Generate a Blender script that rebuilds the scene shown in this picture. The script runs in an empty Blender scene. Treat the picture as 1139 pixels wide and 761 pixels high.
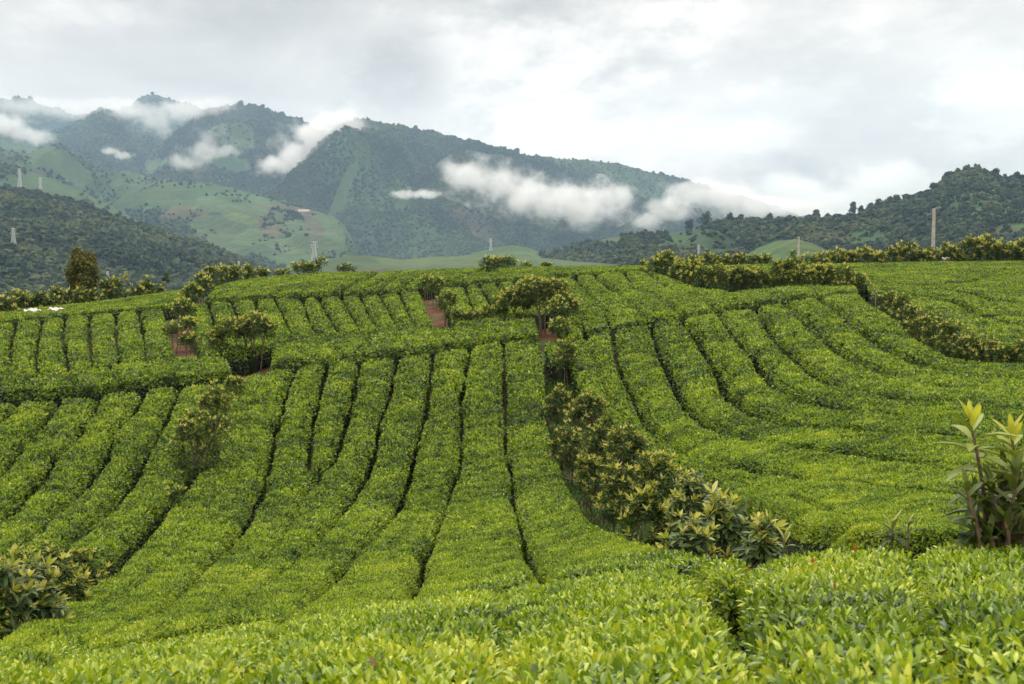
import bpy, math, random
import numpy as np
R = math.radians
random.seed(7)
RNG = np.random.default_rng(11)

# ------------------------------------------------------------------ scene, camera, sky, sun
sc = bpy.context.scene
COL = sc.collection
CX, CY, F = 569.5, 380.5, 1221.0          # photograph: 1139 x 761, focal length in its pixels
PITCH = math.atan((CY - 300.0) / F)       # horizon on row 300
cam_d = bpy.data.cameras.new('camera')
cam_d.sensor_width = 36.0
cam_d.lens = 36.0 * F / 1139.0
cam_d.clip_start = 0.05
cam_d.clip_end = 40000.0
cam_d.dof.use_dof = True
cam_d.dof.focus_distance = 24.0
cam_d.dof.aperture_fstop = 9.0
cam = bpy.data.objects.new('camera', cam_d)
cam.location = (0, 0, 0)
cam.rotation_euler = (R(90) - PITCH, 0, 0)
COL.objects.link(cam)
sc.camera = cam

SUN_EL, SUN_AZ = R(52), R(-12)            # azimuth measured from +Y (view direction) towards +X
world = bpy.data.worlds.new('World'); sc.world = world
world.use_nodes = True
wn, wl = world.node_tree.nodes, world.node_tree.links
wn.clear()
def nd(nodes, typ, **kw):
    n = nodes.new(typ)
    for k, v in kw.items():
        setattr(n, k, v)
    return n
def mth(nodes, links, op, a, b=None, c=None, clamp=False):
    n = nodes.new('ShaderNodeMath'); n.operation = op; n.use_clamp = clamp
    for i, v in enumerate((a, b, c)):
        if v is None: continue
        if isinstance(v, (int, float)): n.inputs[i].default_value = v
        else: links.new(v, n.inputs[i])
    return n.outputs[0]
def build_world():
    out = nd(wn, 'ShaderNodeOutputWorld')
    mixs = nd(wn, 'ShaderNodeMixShader'); mixs.inputs[0].default_value = 0.93
    wl.new(mixs.outputs[0], out.inputs['Surface'])
    sky = nd(wn, 'ShaderNodeTexSky', sky_type='NISHITA', sun_disc=False)
    sky.sun_elevation = SUN_EL; sky.sun_rotation = SUN_AZ
    b1 = nd(wn, 'ShaderNodeBackground'); b1.inputs[1].default_value = 0.10
    wl.new(sky.outputs[0], b1.inputs[0]); wl.new(b1.outputs[0], mixs.inputs[1])
    b2 = nd(wn, 'ShaderNodeBackground'); b2.inputs[1].default_value = 1.0
    wl.new(b2.outputs[0], mixs.inputs[2])
    tc = nd(wn, 'ShaderNodeTexCoord')
    sep = nd(wn, 'ShaderNodeSeparateXYZ'); wl.new(tc.outputs['Generated'], sep.inputs[0])
    x, y, z = sep.outputs
    za = mth(wn, wl, 'MAXIMUM', z, 0.0)
    den = mth(wn, wl, 'ADD', za, 0.14)
    px = mth(wn, wl, 'DIVIDE', x, den); py = mth(wn, wl, 'DIVIDE', y, den)
    cmb = nd(wn, 'ShaderNodeCombineXYZ'); wl.new(px, cmb.inputs[0]); wl.new(py, cmb.inputs[1])
    # a gently warped layer of stratus seen in perspective
    n1 = nd(wn, 'ShaderNodeTexNoise'); n1.inputs['Scale'].default_value = 0.85; n1.inputs['Detail'].default_value = 9
    n1.inputs['Roughness'].default_value = 0.47; n1.inputs['Distortion'].default_value = 0.35
    mp = nd(wn, 'ShaderNodeMapping'); mp.inputs['Location'].default_value = (3.1, 1.7, 0)
    wl.new(cmb.outputs[0], mp.inputs[0]); wl.new(mp.outputs[0], n1.inputs['Vector'])
    # billows seen from the side, near the horizon
    n2 = nd(wn, 'ShaderNodeTexNoise'); n2.inputs['Scale'].default_value = 6.0; n2.inputs['Detail'].default_value = 9
    n2.inputs['Roughness'].default_value = 0.5
    mp2 = nd(wn, 'ShaderNodeMapping'); mp2.inputs['Scale'].default_value = (1, 1, 1.9); mp2.inputs['Location'].default_value = (0.4, 0.2, 0.55)
    wl.new(tc.outputs['Generated'], mp2.inputs[0]); wl.new(mp2.outputs[0], n2.inputs['Vector'])
    n3 = nd(wn, 'ShaderNodeTexNoise'); n3.inputs['Scale'].default_value = 22.0; n3.inputs['Detail'].default_value = 8
    n3.inputs['Roughness'].default_value = 0.55
    wl.new(mp2.outputs[0], n3.inputs['Vector'])
    t = mth(wn, wl, 'MULTIPLY', n1.outputs[0], 0.55)
    t = mth(wn, wl, 'MULTIPLY_ADD', n2.outputs[0], 0.60, t)
    t = mth(wn, wl, 'MULTIPLY_ADD', n3.outputs[0], 0.30, t)
    t = mth(wn, wl, 'SUBTRACT', t, 0.725)
    val = mth(wn, wl, 'MULTIPLY_ADD', t, 2.0, SKY_BASE)
    # thin and thick places of the cloud deck, each with its own direction
    for (dpx, dpy, rad, amp, ex, thr) in SPOTS:
        d = ray(dpx, dpy)
        d = d / np.linalg.norm(d)
        vs = nd(wn, 'ShaderNodeVectorMath', operation='SUBTRACT'); vs.inputs[1].default_value = tuple(d)
        wl.new(tc.outputs['Generated'], vs.inputs[0])
        vm = nd(wn, 'ShaderNodeVectorMath', operation='MULTIPLY'); vm.inputs[1].default_value = (1 / ex, 1 / ex, 1.0)
        wl.new(vs.outputs[0], vm.inputs[0])
        ln = nd(wn, 'ShaderNodeVectorMath', operation='LENGTH'); wl.new(vm.outputs[0], ln.inputs[0])
        q = mth(wn, wl, 'MULTIPLY_ADD', ln.outputs['Value'], -1.0 / rad, 1.0)
        q = mth(wn, wl, 'MULTIPLY_ADD', n3.outputs[0], 1.6, mth(wn, wl, 'SUBTRACT', q, 0.8))
        q = mth(wn, wl, 'MULTIPLY_ADD', n2.outputs[0], 2.6, mth(wn, wl, 'SUBTRACT', q, 1.3))
        mr = nd(wn, 'ShaderNodeMapRange', interpolation_type='SMOOTHSTEP')
        mr.inputs['From Min'].default_value = thr[0]; mr.inputs['From Max'].default_value = thr[1]
        mr.inputs['To Max'].default_value = amp
        wl.new(q, mr.inputs['Value'])
        val = mth(wn, wl, 'ADD', val, mr.outputs[0])
    # an overcast sky is brighter overhead
    zz = mth(wn, wl, 'POWER', za, 2.0)
    val = mth(wn, wl, 'MULTIPLY', val, mth(wn, wl, 'MULTIPLY_ADD', zz, ZEN, 1.0))
    cc = nd(wn, 'ShaderNodeCombineColor')
    wl.new(val, cc.inputs[0]); wl.new(mth(wn, wl, 'MULTIPLY', val, 0.90), cc.inputs[1]); wl.new(mth(wn, wl, 'MULTIPLY', val, 0.79), cc.inputs[2])
    wl.new(cc.outputs[0], b2.inputs[0])
def ray(px, py):
    """direction through a pixel of the photograph, scaled so that its y is 1"""
    px = np.asarray(px, float); py = np.asarray(py, float)
    a = (px - CX) / F; b = (CY - py) / F
    yy = math.cos(PITCH) + b * math.sin(PITCH)
    zz = -math.sin(PITCH) + b * math.cos(PITCH)
    return np.stack([a / yy, np.ones_like(a), zz / yy], -1)
def project(P):
    P = np.asarray(P, float)
    fy = P[..., 1] * math.cos(PITCH) - P[..., 2] * math.sin(PITCH)
    up = P[..., 1] * math.sin(PITCH) + P[..., 2] * math.cos(PITCH)
    fy = np.maximum(fy, 1e-3)
    return CX + F * P[..., 0] / fy, CY - F * up / fy
SKY_BASE, ZEN = 0.92, 2.9
#          px   py  radius amp  stretch (edge)
SPOTS = [(600, 66, 0.115, 0.24, 1.7, (0.25, 1.0)),
         (1115, 132, 0.04, 0.14, 2.0, (0.35, 0.9)),
         (845, 152, 0.03, 0.12, 2.2, (0.35, 0.8)),
         (200, 20, 0.16, -0.18, 2.2, (0.0, 1.0)),
         (440, 88, 0.055, -0.14, 1.2, (0.2, 0.6)),
         (60, 60, 0.12, -0.10, 1.6, (0.1, 0.9)),
         (960, 25, 0.13, -0.11, 2.5, (0.1, 0.8)),
         (930, 120, 0.09, -0.10, 1.5, (0.2, 0.7)),
         (760, 130, 0.10, 0.06, 2.2, (0.1, 0.7))]
build_world()

sun_d = bpy.data.lights.new('sun', 'SUN')
sun_d.energy = 1.8; sun_d.angle = R(16); sun_d.color = (1.0, 0.965, 0.9)
sun = bpy.data.objects.new('sun', sun_d)
sun.rotation_euler = (R(90) - SUN_EL, 0, math.pi - SUN_AZ)
sun.location = (0, 0, 60)
COL.objects.link(sun)
sc.view_settings.view_transform = 'Standard'
sc.view_settings.look = 'None'
sc.view_settings.exposure = 0.15
sc.view_settings.gamma = 1.0
sc.render.engine = 'CYCLES'
cy = sc.cycles
cy.max_bounces = 6; cy.diffuse_bounces = 3; cy.glossy_bounces = 2; cy.transmission_bounces = 3
cy.volume_bounces = 4; cy.transparent_max_bounces = 4
cy.use_denoising = True
cy.caustics_reflective = False; cy.caustics_refractive = False
cy.volume_step_rate = 1.0; cy.volume_max_steps = 96

# ------------------------------------------------------------------ helpers
def tag(o, label=None, cat=None, group=None, kind=None):
    if label: o['label'] = label
    if cat: o['category'] = cat
    if group: o['group'] = group
    if kind: o['kind'] = kind
    return o
def empty(name, loc, label, cat, group=None):
    o = bpy.data.objects.new(name, None); COL.objects.link(o)
    o.location = loc; o.empty_display_size = 0.3
    return tag(o, label, cat, group)
def mesh_obj(name, V, faces, mats, parent=None, col=None, fmat=None, smooth=False, loc=None):
    """V (n,3); faces = list of int arrays (m,3) or (m,4); col (n,3) linear colour per vertex; fmat material index per face"""
    me = bpy.data.meshes.new(name)
    V = np.ascontiguousarray(V, dtype=np.float32)
    if loc is not None: V = V - np.asarray(loc, np.float32)
    me.vertices.add(len(V)); me.vertices.foreach_set('co', V.ravel())
    faces = [np.asarray(f, np.int32) for f in faces if len(f)]
    lt = np.concatenate([np.full(len(f), f.shape[1], np.int32) for f in faces])
    idx = np.concatenate([f.ravel() for f in faces])
    ls = np.concatenate([[0], np.cumsum(lt)[:-1]]).astype(np.int32)
    me.loops.add(len(idx)); me.loops.foreach_set('vertex_index', idx)
    me.polygons.add(len(lt)); me.polygons.foreach_set('loop_start', ls); me.polygons.foreach_set('loop_total', lt)
    if smooth is not False:
        sm = np.full(len(lt), bool(smooth)) if np.isscalar(smooth) else np.asarray(smooth, bool)
        me.polygons.foreach_set('use_smooth', sm)
    else:
        me.polygons.foreach_set('use_smooth', np.zeros(len(lt), bool))
    for m in (mats if isinstance(mats, (list, tuple)) else [mats]): me.materials.append(m)
    if fmat is not None: me.polygons.foreach_set('material_index', np.asarray(fmat, np.int32))
    if col is not None:
        a = me.color_attributes.new('Col', 'FLOAT_COLOR', 'POINT')
        c4 = np.ones((len(V), 4), np.float32); c4[:, :3] = col
        a.data.foreach_set('color', c4.ravel())
    me.update(calc_edges=True)
    o = bpy.data.objects.new(name, me); COL.objects.link(o)
    if parent is not None: o.parent = parent
    if loc is not None: o.location = loc
    return o
class Acc:
    """collects geometry of one mesh"""
    def __init__(s): s.V = []; s.F = {3: [], 4: []}; s.C = []; s.n = 0
    def add(s, V, faces, col=(0.1, 0.1, 0.1)):
        V = np.asarray(V, float).reshape(-1, 3)
        for f in faces:
            f = np.asarray(f, np.int64)
            if len(f): s.F[f.shape[1]].append(f + s.n)
        c = np.asarray(col, float)
        if c.ndim == 1: c = np.tile(c, (len(V), 1))
        s.V.append(V); s.C.append(c); s.n += len(V)
    def box(s, c, d, col=(0.3, 0.3, 0.3), rz=0.0):
        h = np.array([(x, y, z) for x in (-.5, .5) for y in (-.5, .5) for z in (-.5, .5)]) * np.asarray(d)
        if rz:
            k, q = math.cos(rz), math.sin(rz)
            h = np.stack([h[:, 0] * k - h[:, 1] * q, h[:, 0] * q + h[:, 1] * k, h[:, 2]], 1)
        s.add(h + np.asarray(c), [np.array([(0, 1, 3, 2), (4, 6, 7, 5), (0, 4, 5, 1), (2, 3, 7, 6), (0, 2, 6, 4), (1, 5, 7, 3)])], col)
    def tube(s, pts, rads, n=7, col=(0.1, 0.08, 0.06), cap=True):
        pts = np.asarray(pts, float); rads = np.broadcast_to(np.asarray(rads, float), (len(pts),))
        tan = np.gradient(pts, axis=0); tan /= np.linalg.norm(tan, axis=1)[:, None] + 1e-9
        ref = np.array([0.0, 0.0, 1.0]) if abs(tan[0, 2]) < 0.9 else np.array([1.0, 0.0, 0.0])
        u = np.cross(tan, ref); u /= np.linalg.norm(u, axis=1)[:, None] + 1e-9
        v = np.cross(tan, u)
        a = np.linspace(0, 2 * math.pi, n, endpoint=False)
        ring = pts[:, None] + rads[:, None, None] * (np.cos(a)[None, :, None] * u[:, None] + np.sin(a)[None, :, None] * v[:, None])
        V = ring.reshape(-1, 3); q = []
        i = np.arange(len(pts) - 1)[:, None] * n; j = np.arange(n)[None]; j2 = (j + 1) % n
        Q = np.stack([i + j, i + j2, i + n + j2, i + n + j], -1).reshape(-1, 4)
        fs = [Q]
        if cap:
            V = np.vstack([V, pts[-1:], pts[:1]]); m = (len(pts) - 1) * n; jj = np.arange(n)
            fs.append(np.stack([m + jj, m + (jj + 1) % n, np.full(n, len(V) - 2)], 1))
            fs.append(np.stack([(jj + 1) % n, jj, np.full(n, len(V) - 1)], 1))
        s.add(V, fs, col)
    def build(s, name, mats, parent=None, **kw):
        fs = [np.concatenate(s.F[k]) for k in (3, 4) if s.F[k]]
        return mesh_obj(name, np.concatenate(s.V), fs, mats, parent, col=np.concatenate(s.C), **kw)

# value noise, vectorised
_T = RNG.random(65536)
def _h(ix, iy, iz):
    return _T[((ix * 374761 + iy * 668265 + iz * 2246822) ^ (ix * 31 + iy * 1013)) & 65535]
def vnoise(x, y, z=None):
    x = np.asarray(x, float); y = np.asarray(y, float); z = np.zeros_like(x) if z is None else np.asarray(z, float) + np.zeros_like(x)
    ix = np.floor(x).astype(np.int64); iy = np.floor(y).astype(np.int64); iz = np.floor(z).astype(np.int64)
    fx = x - ix; fy = y - iy; fz = z - iz
    fx = fx * fx * (3 - 2 * fx); fy = fy * fy * (3 - 2 * fy); fz = fz * fz * (3 - 2 * fz)
    r = 0
    for dx in (0, 1):
        wx = fx if dx else 1 - fx
        for dy in (0, 1):
            wy = fy if dy else 1 - fy
            r = r + wx * wy * (_h(ix + dx, iy + dy, iz) * (1 - fz) + _h(ix + dx, iy + dy, iz + 1) * fz)
    return r * 2 - 1
def fbm(x, y, z=None, o=4, g=0.5):
    r = 0; a = 1; s = 1
    for k in range(o):
        r = r + a * vnoise(x * s + 17.3 * k, y * s - 9.1 * k, None if z is None else z * s); a *= g; s *= 2.03
    return r
def ridged(x, y, o=4):
    r = 0; a = 1; s = 1
    for k in range(o):
        r = r + a * (1 - 2 * np.abs(vnoise(x * s + 5.7 * k, y * s + 3.3 * k))); a *= 0.5; s *= 2.1
    return r
def sstep(a, b, x):
    t = np.clip((x - a) / (b - a), 0, 1); return t * t * (3 - 2 * t)

# ------------------------------------------------------------------ materials
MATS = {}
def leaf_material(name, rough=0.5, spec=0.35, trans=0.25, var=0.15):
    m = bpy.data.materials.new(name); m.use_nodes = True; n, l = m.node_tree.nodes, m.node_tree.links
    n.clear(); out = nd(n, 'ShaderNodeOutputMaterial')
    at = nd(n, 'ShaderNodeAttribute', attribute_name='Col')
    no = nd(n, 'ShaderNodeTexNoise'); no.inputs['Scale'].default_value = 0.35; no.inputs['Detail'].default_value = 3
    tc = nd(n, 'ShaderNodeNewGeometry'); l.new(tc.outputs['Position'], no.inputs['Vector'])
    hs = nd(n, 'ShaderNodeHueSaturation'); l.new(at.outputs['Color'], hs.inputs['Color'])
    l.new(mth(n, l, 'MULTIPLY_ADD', no.outputs[0], var * 2, 1 - var), hs.inputs['Value'])
    p = nd(n, 'ShaderNodeBsdfPrincipled'); l.new(hs.outputs[0], p.inputs['Base Color'])
    p.inputs['Roughness'].default_value = rough; p.inputs['Specular IOR Level'].default_value = spec
    t = nd(n, 'ShaderNodeBsdfTranslucent'); 
    mc = nd(n, 'ShaderNodeMix', data_type='RGBA', blend_type='MULTIPLY'); mc.inputs[0].default_value = 1
    l.new(hs.outputs[0], mc.inputs[6]); mc.inputs[7].default_value = (1.25, 1.25, 0.5, 1); l.new(mc.outputs[2], t.inputs[0])
    mx = nd(n, 'ShaderNodeMixShader'); mx.inputs[0].default_value = trans
    l.new(p.outputs[0], mx.inputs[1]); l.new(t.outputs[0], mx.inputs[2]); l.new(mx.outputs[0], out.inputs[0])
    return m
def plain(name, colA, colB, scale=5.0, rough=0.8, bump=0.2, detail=5, spec=0.3, metal=0.0):
    m = bpy.data.materials.new(name); m.use_nodes = True; n, l = m.node_tree.nodes, m.node_tree.links
    p = n['Principled BSDF']; p.inputs['Roughness'].default_value = rough; p.inputs['Specular IOR Level'].default_value = spec; p.inputs['Metallic'].default_value = metal
    g = nd(n, 'ShaderNodeTexCoord'); no = nd(n, 'ShaderNodeTexNoise'); no.inputs['Scale'].default_value = scale; no.inputs['Detail'].default_value = detail
    l.new(g.outputs['Object'], no.inputs['Vector'])
    r = nd(n, 'ShaderNodeValToRGB'); r.color_ramp.elements[0].position = 0.35; r.color_ramp.elements[1].position = 0.68
    r.color_ramp.elements[0].color = (*colA, 1); r.color_ramp.elements[1].color = (*colB, 1)
    l.new(no.outputs[0], r.inputs[0]); l.new(r.outputs[0], p.inputs['Base Color'])
    b = nd(n, 'ShaderNodeBump'); b.inputs['Strength'].default_value = bump; l.new(no.outputs[0], b.inputs['Height']); l.new(b.outputs[0], p.inputs['Normal'])
    return m
TEA = leaf_material('tea_leaf', 0.42, 0.45, 0.28)
INNER = plain('tea_inner_twigs_shaded', (0.008, 0.012, 0.005), (0.024, 0.028, 0.012), 9.0, 0.9, 0.5)  # inner twigs, with the shade between leaves put into their dark colour
SHRUB = leaf_material('shrub_leaf', 0.5, 0.3, 0.2)
YOUNG = leaf_material('young_shoot', 0.5, 0.35, 0.35)
BARK = plain('bark', (0.10, 0.07, 0.045), (0.2, 0.15, 0.10), 14.0, 0.9, 0.6)
CROWN = leaf_material('far_crown', 0.8, 0.1, 0.1, 0.1)
CONC = plain('pole_concrete', (0.34, 0.32, 0.27), (0.48, 0.45, 0.39), 3.0, 0.85, 0.2)
STEEL = plain('galvanised_steel', (0.42, 0.43, 0.43), (0.55, 0.56, 0.56), 0.5, 0.5, 0.05, metal=0.3)

# ------------------------------------------------------------------ the tea slope as one smooth surface
CTRL = {
 -260: [(761, 4.2), (735, 8), (700, 13), (650, 18), (600, 23), (550, 27), (500, 32), (440, 39), (405, 46), (375, 58), (358, 76)],
 0:    [(761, 3.7), (735, 6.5), (700, 11), (650, 16), (600, 21.5), (550, 26), (500, 31), (440, 38), (400, 45), (360, 60), (347, 74)],
 285:  [(761, 3.0), (720, 5.5), (690, 9.0), (650, 15), (600, 21), (550, 26.5), (500, 31), (440, 37.5), (405, 42), (375, 50), (332, 68), (311, 95)],
 570:  [(761, 2.8), (700, 4.5), (660, 7), (640, 10), (625, 13.5), (600, 18.5), (550, 26), (500, 31.5), (440, 37), (380, 44), (350, 54), (312, 73), (299, 95)],
 855:  [(761, 2.4), (700, 3.6), (650, 5), (622, 6.3), (600, 9.2), (560, 14), (500, 21), (450, 28), (400, 36), (345, 50), (318, 64), (302, 82), (294, 100)],
 1139: [(761, 2.3), (700, 3.2), (650, 4.4), (612, 5.6), (590, 8.8), (560, 12), (500, 17.5), (450, 25), (400, 35), (350, 50), (312, 74), (292, 100)],
 1400: [(761, 2.3), (700, 3.2), (650, 4.4), (612, 5.6), (590, 8.8), (560, 12), (500, 17.5), (450, 25), (400, 35), (350, 50), (312, 74), (291, 100)],
}
pts = []
for px, rows in CTRL.items():
    for py, D in rows:
        pts.append(ray(px, py) * D)
    e = ray(px, rows[-1][0]) * rows[-1][1]
    for dd, dz in ((12, -1.1), (35, -6.5), (60, -14)):
        s = (rows[-1][1] + dd) / rows[-1][1]
        pts.append(np.array([e[0] * s, e[1] * s, e[2] + dz]))
for x in (-6, -2, 0, 2, 6):
    pts.append(np.array([x, 1.2, -0.84 + 0.012 * x])); pts.append(np.array([x, -3.0, -0.45 + 0.01 * x]))
pts = np.array(pts)
def tps_fit(P, lam=0.02):
    X = P[:, :2]; n = len(X)
    d = np.linalg.norm(X[:, None] - X[None], axis=2)
    K = np.where(d > 0, d * d * np.log(d + 1e-9), 0) + lam * np.eye(n)
    Q = np.hstack([np.ones((n, 1)), X])
    A = np.block([[K, Q], [Q.T, np.zeros((3, 3))]])
    return np.linalg.solve(A, np.concatenate([P[:, 2], np.zeros(3)])), X
_w, _X = tps_fit(pts)
def tps(x, y):
    sh = np.shape(x); x = np.ravel(x); y = np.ravel(y); r = np.empty(len(x))
    for i in range(0, len(x), 40000):
        q = np.stack([x[i:i+40000], y[i:i+40000]], 1)
        d = np.sqrt(((q[:, None] - _X[None]) ** 2).sum(2))
        r[i:i+40000] = (d * d * np.log(d + 1e-9)) @ _w[:-3] + _w[-3] + q @ _w[-2:]
    return r.reshape(sh)
# v = sqrt-like spacing would be finer near the camera; bake two grids
GX0, GX1, GY0, GY1 = -100.0, 100.0, -4.0, 150.0
gx = np.arange(GX0, GX1 + .01, 0.5); gy = np.arange(GY0, GY1 + .01, 0.5)
GZ = tps(*np.meshgrid(gx, gy))
nx_ = np.arange(-14, 14.01, 0.1); ny_ = np.arange(-4, 16.01, 0.1)
NZ = tps(*np.meshgrid(nx_, ny_))
def bil(G, x0, y0, st, x, y):
    u = np.clip((x - x0) / st, 0, G.shape[1] - 1.001); v = np.clip((y - y0) / st, 0, G.shape[0] - 1.001)
    i = u.astype(int); j = v.astype(int); fu = u - i; fv = v - j
    return (G[j, i] * (1 - fu) + G[j, i + 1] * fu) * (1 - fv) + (G[j + 1, i] * (1 - fu) + G[j + 1, i + 1] * fu) * fv
def FZ(x, y):
    """height of the clipped tea canopy"""
    x = np.asarray(x, float); y = np.asarray(y, float)
    far = bil(GZ, GX0, GY0, 0.5, x, y); near = bil(NZ, -14, -4, 0.1, x, y)
    w = sstep(12, 9, y) * sstep(13, 11, np.abs(x))
    return far * (1 - w) + near * w
_ds = np.concatenate([np.arange(0.8, 12, 0.04), np.arange(12, 118, 0.12)])
def hit(px, py, off=0.0):
    """plan point where the sight line through a pixel meets the canopy (or the surface off below it)"""
    px = np.atleast_1d(np.asarray(px, float)); py = np.atleast_1d(np.asarray(py, float))
    d = ray(px, py)
    P = d[:, None, :] * _ds[None, :, None]
    g = P[..., 2] - FZ(P[..., 0], P[..., 1]) + off
    below = g <= 0
    k = np.where(below.any(1), below.argmax(1), np.where((_ds[None] < 105) & (_ds[None] > 50), g, 1e9).argmin(1))
    return np.stack([d[:, 0] * _ds[k], _ds[k]], 1)
HH = 0.88                                  # clipped height of the tea bushes
# ------------------------------------------------------------------ the ground: one sheet to the horizon
def floor_z(x, y):
    """valley floor beyond the tea hill"""
    return -55 + 8 * fbm(x / 900, y / 900, o=3)
def ground_z(x, y):
    xc = np.clip(x, -95, 95); yc = np.clip(y, -3.5, 145)
    d = np.hypot(x - xc, y - yc)
    z0 = FZ(xc, yc) - HH
    t = sstep(0, 260, d)
    return z0 * (1 - t) + floor_z(x, y) * t
def soil_mask(x, y):
    """bare red earth on the paths and round the shade trees"""
    m = np.zeros_like(x)
    for (px, py, r, k) in SOIL:
        c = hit(px, py, HH)[0]
        m = np.maximum(m, sstep(r * 1.6, r * 0.6, np.hypot(x - c[0], (y - c[1]) / k) + 0.3 * fbm(x * 1.3, y * 1.3, o=2)))
    return m
SOIL = [(193, 350, 1.3, 1.8), (198, 368, 1.3, 1.8), (204, 386, 1.2, 1.5), (208, 398, 1.0, 1.2), (275, 410, 1.7, 1.2), (290, 416, 1.3, 1), (262, 416, 1.2, 1), (276, 424, .9, 1),
        (474, 333, 1.2, 2.0), (480, 348, 1.3, 2.0), (488, 362, 1.4, 1.8), (494, 372, 1.2, 1), (622, 372, 1.7, 1.2), (605, 370, 1.2, 1.2), (638, 374, 1.0, 1), (290, 356, 0.5, 1), (18, 375, 0.4, 1.5), (226, 425, .7, 1)]
def build_ground():
    ax = np.concatenate([np.arange(0, 60, 0.55), 60 * 1.075 ** np.arange(0, 74)])
    xs = np.concatenate([-ax[:0:-1], ax]); ys = np.concatenate([-60 * 1.3 ** np.arange(12, 0, -1), np.arange(-50, -3, 4), np.arange(-3, 110, 0.55), 110 * 1.055 ** np.arange(0, 93)])
    X, Y = np.meshgrid(xs, ys); Z = ground_z(X, Y) + 0.05 * fbm(X * 1.7, Y * 1.7, o=3) * (np.abs(Y) < 120)
    V = np.stack([X, Y, Z], -1).reshape(-1, 3); nyy, nxx = X.shape
    i = np.arange(nyy - 1)[:, None] * nxx + np.arange(nxx - 1)[None]
    Q = np.stack([i, i + 1, i + nxx + 1, i + nxx], -1).reshape(-1, 4)
    m = soil_mask(V[:, 0], V[:, 1])[:, None]
    near = sstep(170, 110, np.hypot(V[:, 0], V[:, 1]))[:, None]
    grass = np.array([0.045, 0.085, 0.02]); litter = np.array([0.045, 0.032, 0.018]); red = np.array([0.13, 0.052, 0.028])
    mix = sstep(-0.2, 0.5, fbm(V[:, 0] * 0.7, V[:, 1] * 0.7, o=3))[:, None]
    c = litter * (1 - mix) + grass * mix
    litter2 = sstep(-0.1, 0.45, fbm(V[:, 0] * 4.1, V[:, 1] * 4.1, o=3))[:, None]
    m = m * (0.35 + 0.65 * sstep(-0.75, -0.1, fbm(V[:, 0] * 2.1 + 5, V[:, 1] * 2.1, o=4))[:, None])
    c = c * (1 - m) + (red * (1 - .55 * litter2)) * m
    c = c * near + np.array([0.05, 0.09, 0.028]) * (1 - near)
    mat = bpy.data.materials.new('earth'); mat.use_nodes = True; n, l = mat.node_tree.nodes, mat.node_tree.links
    p = n['Principled BSDF']; p.inputs['Roughness'].default_value = 0.95; p.inputs['Specular IOR Level'].default_value = 0.15
    at = nd(n, 'ShaderNodeAttribute', attribute_name='Col')
    g = nd(n, 'ShaderNodeNewGeometry'); no = nd(n, 'ShaderNodeTexNoise'); no.inputs['Scale'].default_value = 6.0; no.inputs['Detail'].default_value = 8
    l.new(g.outputs['Position'], no.inputs['Vector'])
    hs = nd(n, 'ShaderNodeHueSaturation'); l.new(at.outputs['Color'], hs.inputs['Color']); l.new(mth(n, l, 'MULTIPLY_ADD', no.outputs[0], 1.4, 0.3), hs.inputs['Value'])
    l.new(hs.outputs[0], p.inputs['Base Color'])
    b = nd(n, 'ShaderNodeBump'); b.inputs['Strength'].default_value = 0.6; b.inputs['Distance'].default_value = 0.06; l.new(no.outputs[0], b.inputs['Height']); l.new(b.outputs[0], p.inputs['Normal'])
    o = mesh_obj('ground', V, [Q], mat, col=c, smooth=True)
    tag(o, kind='structure')
build_ground()

# ------------------------------------------------------------------ leaves
def unit(a): return a / (np.linalg.norm(a, axis=-1, keepdims=True) + 1e-9)
def leaves(P, ax, nr, L, W, col, curl=0.25, fold=0.25, detail=0):
    """leaf blades: base P, long axis ax, face normal nr, length L, width W (n,). detail 1 has a curved midrib"""
    n = len(P); ax = unit(ax); sd = unit(np.cross(ax, nr)); up = np.cross(sd, ax)
    L = np.broadcast_to(L, (n,))[:, None]; W = np.broadcast_to(W, (n,))[:, None]
    if detail == 0:
        mid = P + ax * L * 0.48
        v0 = P; v1 = mid + sd * W * .5 + up * W * fold; v2 = P + ax * L * 0.97 - up * L * curl * 0.5; v3 = mid - sd * W * .5 + up * W * fold
        V = np.stack([v0, v1, v2, v3], 1).reshape(-1, 3)
        b = np.arange(n)[:, None] * 4
        return V, [np.concatenate([b + [0, 1, 2], b + [0, 2, 3]])], np.repeat(col, 4, 0)
    S = np.array([0.0, 0.25, 0.55, 0.82, 1.0]); Wd = np.array([0.10, 0.72, 1.0, 0.62, 0.0])
    rows = []
    for s, w in zip(S, Wd):
        c = P + ax * L * (s - 0.12 * curl * s * s) - up * L * curl * s * s
        if w == 0.0: rows.append([c])
        else: rows.append([c - sd * W * .5 * w + up * W * fold * w, c, c + sd * W * .5 * w + up * W * fold * w])
    V = np.stack([q for r in rows for q in r], 1)       # 13 per leaf
    k = V.shape[1]; b = np.arange(n)[:, None] * k
    quads = np.concatenate([b + [3*i + j, 3*i + j + 1, 3*i + j + 4, 3*i + j + 3] for i in range(3) for j in (0, 1)])
    tris = np.concatenate([b + [9, 10, 12], b + [10, 11, 12]])
    pat = np.array([.94, 1.12, .94] * 4 + [1.0])
    return V.reshape(-1, 3), [tris, quads], np.repeat(col, k, 0) * np.tile(pat, n)[:, None]

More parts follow.
